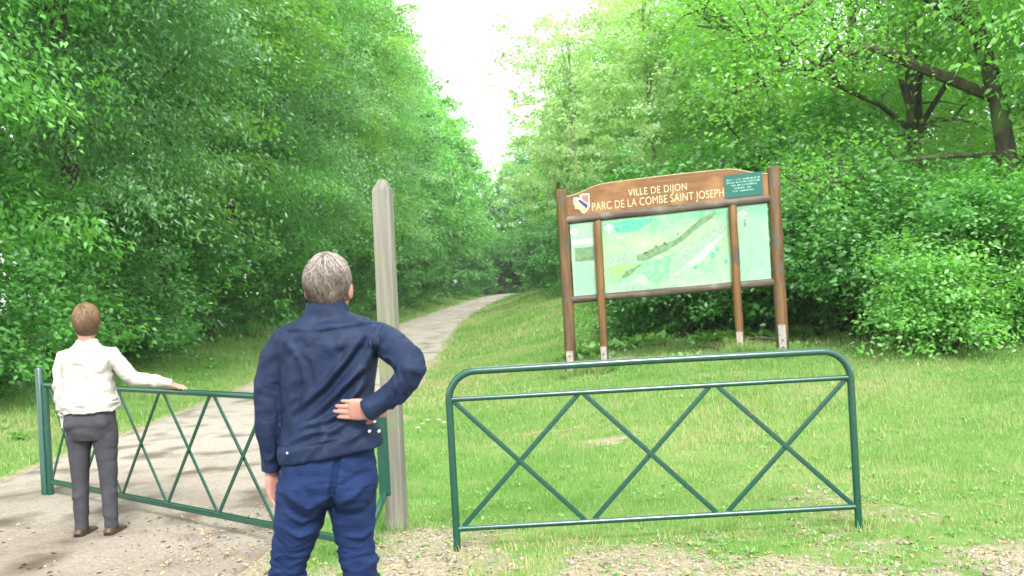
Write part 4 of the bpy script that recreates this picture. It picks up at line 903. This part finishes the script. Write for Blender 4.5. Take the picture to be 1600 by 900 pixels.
def jd(c, n):
    x, z = c[:, 0], c[:, 2]; q = c[:, [0, 2]]; back = sstep(-.1, -.6, n[:, 1]); d = np.zeros(len(c))
    onarm = np.zeros(len(c))
    for arm in ('armL', 'armR'):
        dist, t = limb_param(c, J[arm][2:]); rr_ = np.interp(t, range(len(J[arm])-2), [p[3] for p in J[arm][2:]]); k = sstep(1.35, 1.05, dist/rr_)*sstep(.2, 1.2, t); onarm = np.maximum(onarm, k)
        pn = np.stack([x*9+1.5*noise3(c*14, 3), c[:, 1]*9, z*30+t*1.3+2.2*noise3(c*9, 5)], -1)
        d += k*(.0070*(1-np.abs(noise3(pn, 6))*2.0)*.8+.0034*noise3(pn*2.2, 8))
        cuff = len(J[arm])-3-1; d += k*.0025*sstep(cuff-.35, cuff-.15, t)
    bk = back*(1-onarm)
    for f in (([q2(563, 526), q2(535, 567), q2(504, 604), q2(464, 640)], .013, .013), ([q2(585, 517), q2(563, 573), q2(523, 616), q2(483, 652)], .013, .012),
              ([q2(574, 560), q2(562, 600), q2(535, 640), q2(500, 672)], .012, .009), ([q2(535, 657), q2(498, 693)], .012, .008), ([q2(460, 560), q2(455, 620), q2(452, 672)], .016, .008),
              ([q2(470, 668), q2(510, 655), q2(545, 640)], .009, .007), ([q2(446, 535), q2(470, 560), q2(478, 600)], .014, .007), ([q2(500, 530), q2(520, 545), q2(548, 535)], .02, .006),
              ([q2(455, 690), q2(485, 676), q2(520, 672)], .009, .006), ([q2(580, 525), q2(572, 560)], .010, .007), ([q2(540, 690), q2(570, 670), q2(584, 655)], .010, .007)):
        d += bk*fold(q, *f)
        off = [(a+.022, b_-.016) for a, b_ in f[0]]; d -= bk*fold(q, off, f[1]*.9, f[2]*.6)
    pn = np.stack([(x+z)*10, (x-z)*22+1.2*noise3(c*7, 15), c[:, 1]*8], -1); d += bk*.0030*(1-2.2*np.abs(noise3(pn, 17)))
    pn2 = np.stack([(x)*26, z*42, c[:, 1]*20], -1); yoke = sstep(1.40, 1.43, z)*(1-onarm); d += yoke*.0038*noise3(pn2, 19)
    d -= bk*.007*np.exp(-(segd(q, q2(444, 519), q2(500, 519))[0]/.004)**2)+bk*.007*np.exp(-(segd(q, q2(500, 519), q2(590, 505))[0]/.004)**2)      # yoke seam
    d += bk*.003*np.exp(-(segd(q, q2(444, 515), q2(590, 501))[0]/.006)**2)
    for sm in ([q2(447, 522), q2(443, 545), q2(440, 575)], [q2(594, 503), q2(588, 530), q2(583, 580)]): d -= back*fold(q, sm, .005, .003)
    for e in ([q2(437, 703), q2(512, 692), q2(590, 669)],): d -= (1-onarm)*.0045*np.exp(-(np.minimum(segd(q, e[0], e[1])[0], segd(q, e[1], e[2])[0])/.0045)**2)
    hemz = np.interp(x, [q2(437, 703)[0], q2(590, 669)[0]], [q2(437, 703)[1], q2(590, 669)[1]]); d += (1-onarm)*.006*(z < hemz)*(np.abs(x) < .3)
    out = c+n*d[:, None]
    # the side of the hem kicks out under the bent arm
    k = (1-onarm)*sstep(.10, .19, x)*sstep(1.12, 1.03, z); out[:, 0] += .018*k; out[:, 1] -= .02*k
    return out
def td(c, n):
    x, z = c[:, 0], c[:, 2]; back = sstep(.1, -.5, n[:, 1]); d = .0065*noise3(np.stack([x*7, c[:, 1]*7, z*30+1.5*noise3(c*6, 3)], -1), 30)*sstep(.85, .68, z)+.003*noise3(np.stack([x*12, c[:, 1]*10, z*26], -1), 31)
    d += .004*noise3(np.stack([x*9, c[:, 1]*8, z*62], -1), 33)*sstep(.72, .62, z)
    q = c[:, [0, 2]]
    d -= back*.020*np.exp(-(segd(q, q2(527, 715), q2(516, 800))[0]/.010)**2)
    for f in (([q2(445, 770), q2(480, 792), q2(508, 780)], .012, .009), ([q2(440, 800), q2(470, 818), q2(500, 800)], .011, .009), ([q2(525, 785), q2(550, 775), q2(575, 752)], .012, .009), ([q2(436, 825), q2(465, 842), q2(488, 832)], .010, .008), ([q2(520, 765), q2(545, 752), q2(570, 740)], .010, -.006), ([q2(534, 840), q2(560, 845), q2(582, 832)], .01, .008)):
        d += back*fold(q, *f)
    for zz in (.60, .63, .655, .69, .57, .53): d += .004*np.exp(-((z-zz-.008*np.sin(x*60+zz*90))/.006)**2)
    d += .003*(1-2.5*np.abs(noise3(np.stack([x*10, c[:, 1]*10, z*44+2*noise3(c*8, 36)], -1), 35)))
    return c+n*d[:, None]
def hairline(x, y):    # x across, y towards the face, both -1..1: low at the nape, high over the forehead
    return float(np.interp(y, [-1, -.6, -.28, -.02, .5, 1], [-.085, -.075, -.045, .002, .050, .075]))
man, jck = build_person((MX, MY, 0), 'grey haired man in navy jacket and blue trousers standing with hand on his back',
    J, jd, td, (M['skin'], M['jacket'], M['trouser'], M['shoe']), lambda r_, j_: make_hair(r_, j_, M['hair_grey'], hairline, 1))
for px, py, dy in ((585, 659, -.142), (577, 674, -.140), (592, 674, -.130), (443, 705, -.09), (449, 708, -.115)):
    p = Vector(Lp(px, py, dy)); link('snap', MB().tube([p+Vector((0, .012, 0)), p, p+Vector((0, -.003, 0))], [.0048, .0048, .003], 12).mesh('snap', M['white'], 40), man)

# ---- the second person, whose hand rests on the gate
WX, WY = -3.02, 6.78
w_ = (P(263, 594, 7.0))
hx = P(277, 605, 6.98); hx = Vector((hx.x-WX, hx.y-WY, 1.023))
J2 = dict(hs=.93, head=(.01, .0, 1.53), neck0=(.0, -.005, 1.33),
    torso=[(.90, 0, 0, .195, .150), (.96, 0, 0, .192, .148), (1.03, 0, 0, .172, .130), (1.10, 0, 0, .158, .118), (1.18, 0, 0, .165, .122), (1.25, 0, 0, .172, .122), (1.30, 0, 0, .170, .108), (1.335, 0, 0, .135, .09), (1.36, 0, 0, .09, .07), (1.385, 0, 0, .062, .058)],
    collar=((0, 0, 1.34), (0, 0, 1.40), (.078, .07), (.066, .062)),
    armL=[(-.12, 0, 1.30, .05), (-.155, 0, 1.29, .058), (-.19, 0, 1.20, .052), (-.205, .0, 1.08, .048), (-.205, .01, .98, .046), (-.195, .04, .86, .042), (-.19, .05, .79, .042)],
    wristL=(-.19, .052, .785), handDL=(.05, .1, -1), handNL=(1, -.2, 0), handSL=(.2, 1, 0), curlL=.35,
    armR=[(.12, 0, 1.30, .05), (.155, .01, 1.29, .058), (.215, .02, 1.21, .054), (.27, .04, 1.13, .049), (.30, .06, 1.10, .048), (.38, .10, 1.085, .046), (hx.x-.075, hx.y-.05, 1.060, .040), (hx.x-.035, hx.y-.025, 1.043, .037)],
    wristR=(hx.x-.028, hx.y-.02, 1.036), handDR=(.82, -.57, -.12), handNR=(0, 0, -1), handSR=(.45, .85, 0), curlR=.16,
    pelvis=[(.70, 0, 0, .150, .11), (.78, 0, -.01, .176, .130), (.86, 0, -.01, .172, .130), (.95, 0, 0, .150, .112)],
    legL=[(-.088, 0, .80, .088), (-.092, 0, .70, .085), (-.095, 0, .55, .068), (-.10, 0, .42, .058), (-.10, -.01, .25, .052), (-.10, -.015, .10, .046), (-.10, -.015, .065, .044)],
    legR=[(.088, 0, .80, .088), (.092, 0, .70, .085), (.095, 0, .55, .068), (.10, 0, .42, .058), (.105, -.01, .25, .052), (.11, -.015, .10, .046), (.11, -.015, .065, .044)],
    seat=[(-.08, -.062, .83, .085, .08, .09), (.08, -.062, .83, .085, .08, .09)])
def jd2(c, n):
    d = .008*(1-2*np.abs(noise3(np.stack([c[:, 0]*8, c[:, 1]*8, c[:, 2]*20+1.8*noise3(c*8, 3)], -1), 40)))+.003*noise3(c*26, 41); d -= .005*np.exp(-((c[:, 2]-.965)/.004)**2)*(np.abs(c[:, 0]) < .2); return c+n*d[:, None]
def td2(c, n):
    d = .005*noise3(np.stack([c[:, 0]*8, c[:, 1]*8, c[:, 2]*26+1.5*noise3(c*6, 3)], -1), 43); return c+n*d[:, None]
def hairline2(x, y): return float(np.interp(y, [-1, -.2, .15, .5, 1], [-.125, -.12, -.06, .04, .07]))
woman, j2 = build_person((WX, WY, 0), 'brown haired person in cream knit jacket with one hand resting on the gate rail', J2, jd2, td2,
    (M['skin'], M['cream'], M['dark_trouser'], M['shoe']), lambda r_, j_: make_hair(r_, j_, M['hair_brown'], hairline2, 1, n=5200, length=.15, seed=3, shell=(.092, .110, .128), thick=.0015))

# ------------------------------------------------------------------ small things in the grass
rd = random.Random(12)
DA = [(668, 656), (686, 656), (660, 662), (700, 650), (694, 660), (653, 668)]
dm = MB(); dc = MB()
for k in range(9):
    a = 2*math.pi*k/9; dm.tube([(0, 0, .06), (.011*math.cos(a), .011*math.sin(a), .064), (.02*math.cos(a), .02*math.sin(a), .062)], [(.001, .002), (.001, .0055), (.001, .002)], 6, ref=(0, 0, 1))
dc.ell((0, 0, .062), (.006, .006, .004), None, 6); ds = MB().tube([(0, 0, -.01), (.002, 0, .06)], .0012, 5)
pme, cme, sme = dm.mesh('petals', M['petal'], 60), dc.mesh('centre', M['yolk'], 60), ds.mesh('stem', M['grass'])
for i, (px, py) in enumerate(DA):
    Yg = 1.6*1500/((px-800)*sr-(450-py)*cr); 
    for it in range(12):
        p = P(px, py, Yg); h_ = float(height(np.array([p.x]), np.array([p.y]))[0])+.06; Yg = (CAMZ-h_)*1500/((px-800)*sr-(450-py)*cr)
    p = P(px, py, Yg)
    e = empty('daisy', (p.x, p.y, p.z-.06), 'small white daisy in the clump growing in the lawn between post and barrier', 'flower', 'white daisies in the lawn', rd.uniform(0, 6))
    e.scale = (1.2, 1.2, 1); link('petals', pme, e); link('centre', cme, e); link('stem', sme, e)
def twig(pts, r, lab):
    q = []
    for (x, y) in pts:
        z = float(gz_at(np.array([x]), np.array([y]))[0])+r*1.2+.012; q.append((x, y, z))
    o = link('fallen_twig', MB().tube(q, [r]+[r*.8]*(len(q)-2)+[r*.3], 7).mesh('fallen_twig', M['twig'], 60)); tag(o, lab, 'twig')
rt2 = random.Random(31)
for i in range(14):
    x, y = rt2.uniform(1.2, 6.5), rt2.uniform(14.4, 15.6); a = rt2.uniform(0, 3.1)
    q = [(x+t*math.cos(a)+rt2.uniform(-.04, .04), y+t*math.sin(a)+rt2.uniform(-.04, .04)) for t in (0, .25, .5, .8)]
    qz = [(u_, v_, float(height(np.array([u_]), np.array([v_]))[0])+.03+.06*rt2.random()) for u_, v_ in q]
    o = link('fallen_branch', MB().tube(qz, [.011, .009, .007, .003], 6).mesh('fallen_branch', M['twig'], 60)); tag(o, 'dry fallen branch lying in the weeds under the bushes behind the sign', 'branch', 'dry branches under the bushes')
twig([(.02, 9.9), (.25, 10.0), (.42, 9.85), (.75, 10.05)], .008, 'thin dry twig lying in the lawn behind the first barrier panel')
twig([(-2.0, 5.25), (-1.75, 5.3), (-1.5, 5.22), (-1.35, 5.3)], .007, 'bent brown twig on the gravel in front of the gate')
twig([(-1.3, 4.62), (-1.0, 4.7), (-.85, 4.66)], .005, 'short brown twig lying by the feet of the man')

# ------------------------------------------------------------------ summer haze between the trees
hz = link('haze', MB().box((-60, -25, -1.5), (60, 185, 40)).mesh('haze', None)); tag(hz, 'thin pale summer haze between the trees', kind='stuff')
hm_ = bpy.data.materials.new('haze'); hm_.use_nodes = True; nn_ = hm_.node_tree; nn_.nodes.clear(); ho = nn_.nodes.new('ShaderNodeOutputMaterial'); pv = nn_.nodes.new('ShaderNodeVolumePrincipled')
pv.inputs['Color'].default_value = (.92, .97, .95, 1); pv.inputs['Density'].default_value = HAZE; pv.inputs['Anisotropy'].default_value = .3; nn_.links.new(pv.outputs[0], ho.inputs['Volume'])
hz.data.materials.append(hm_)
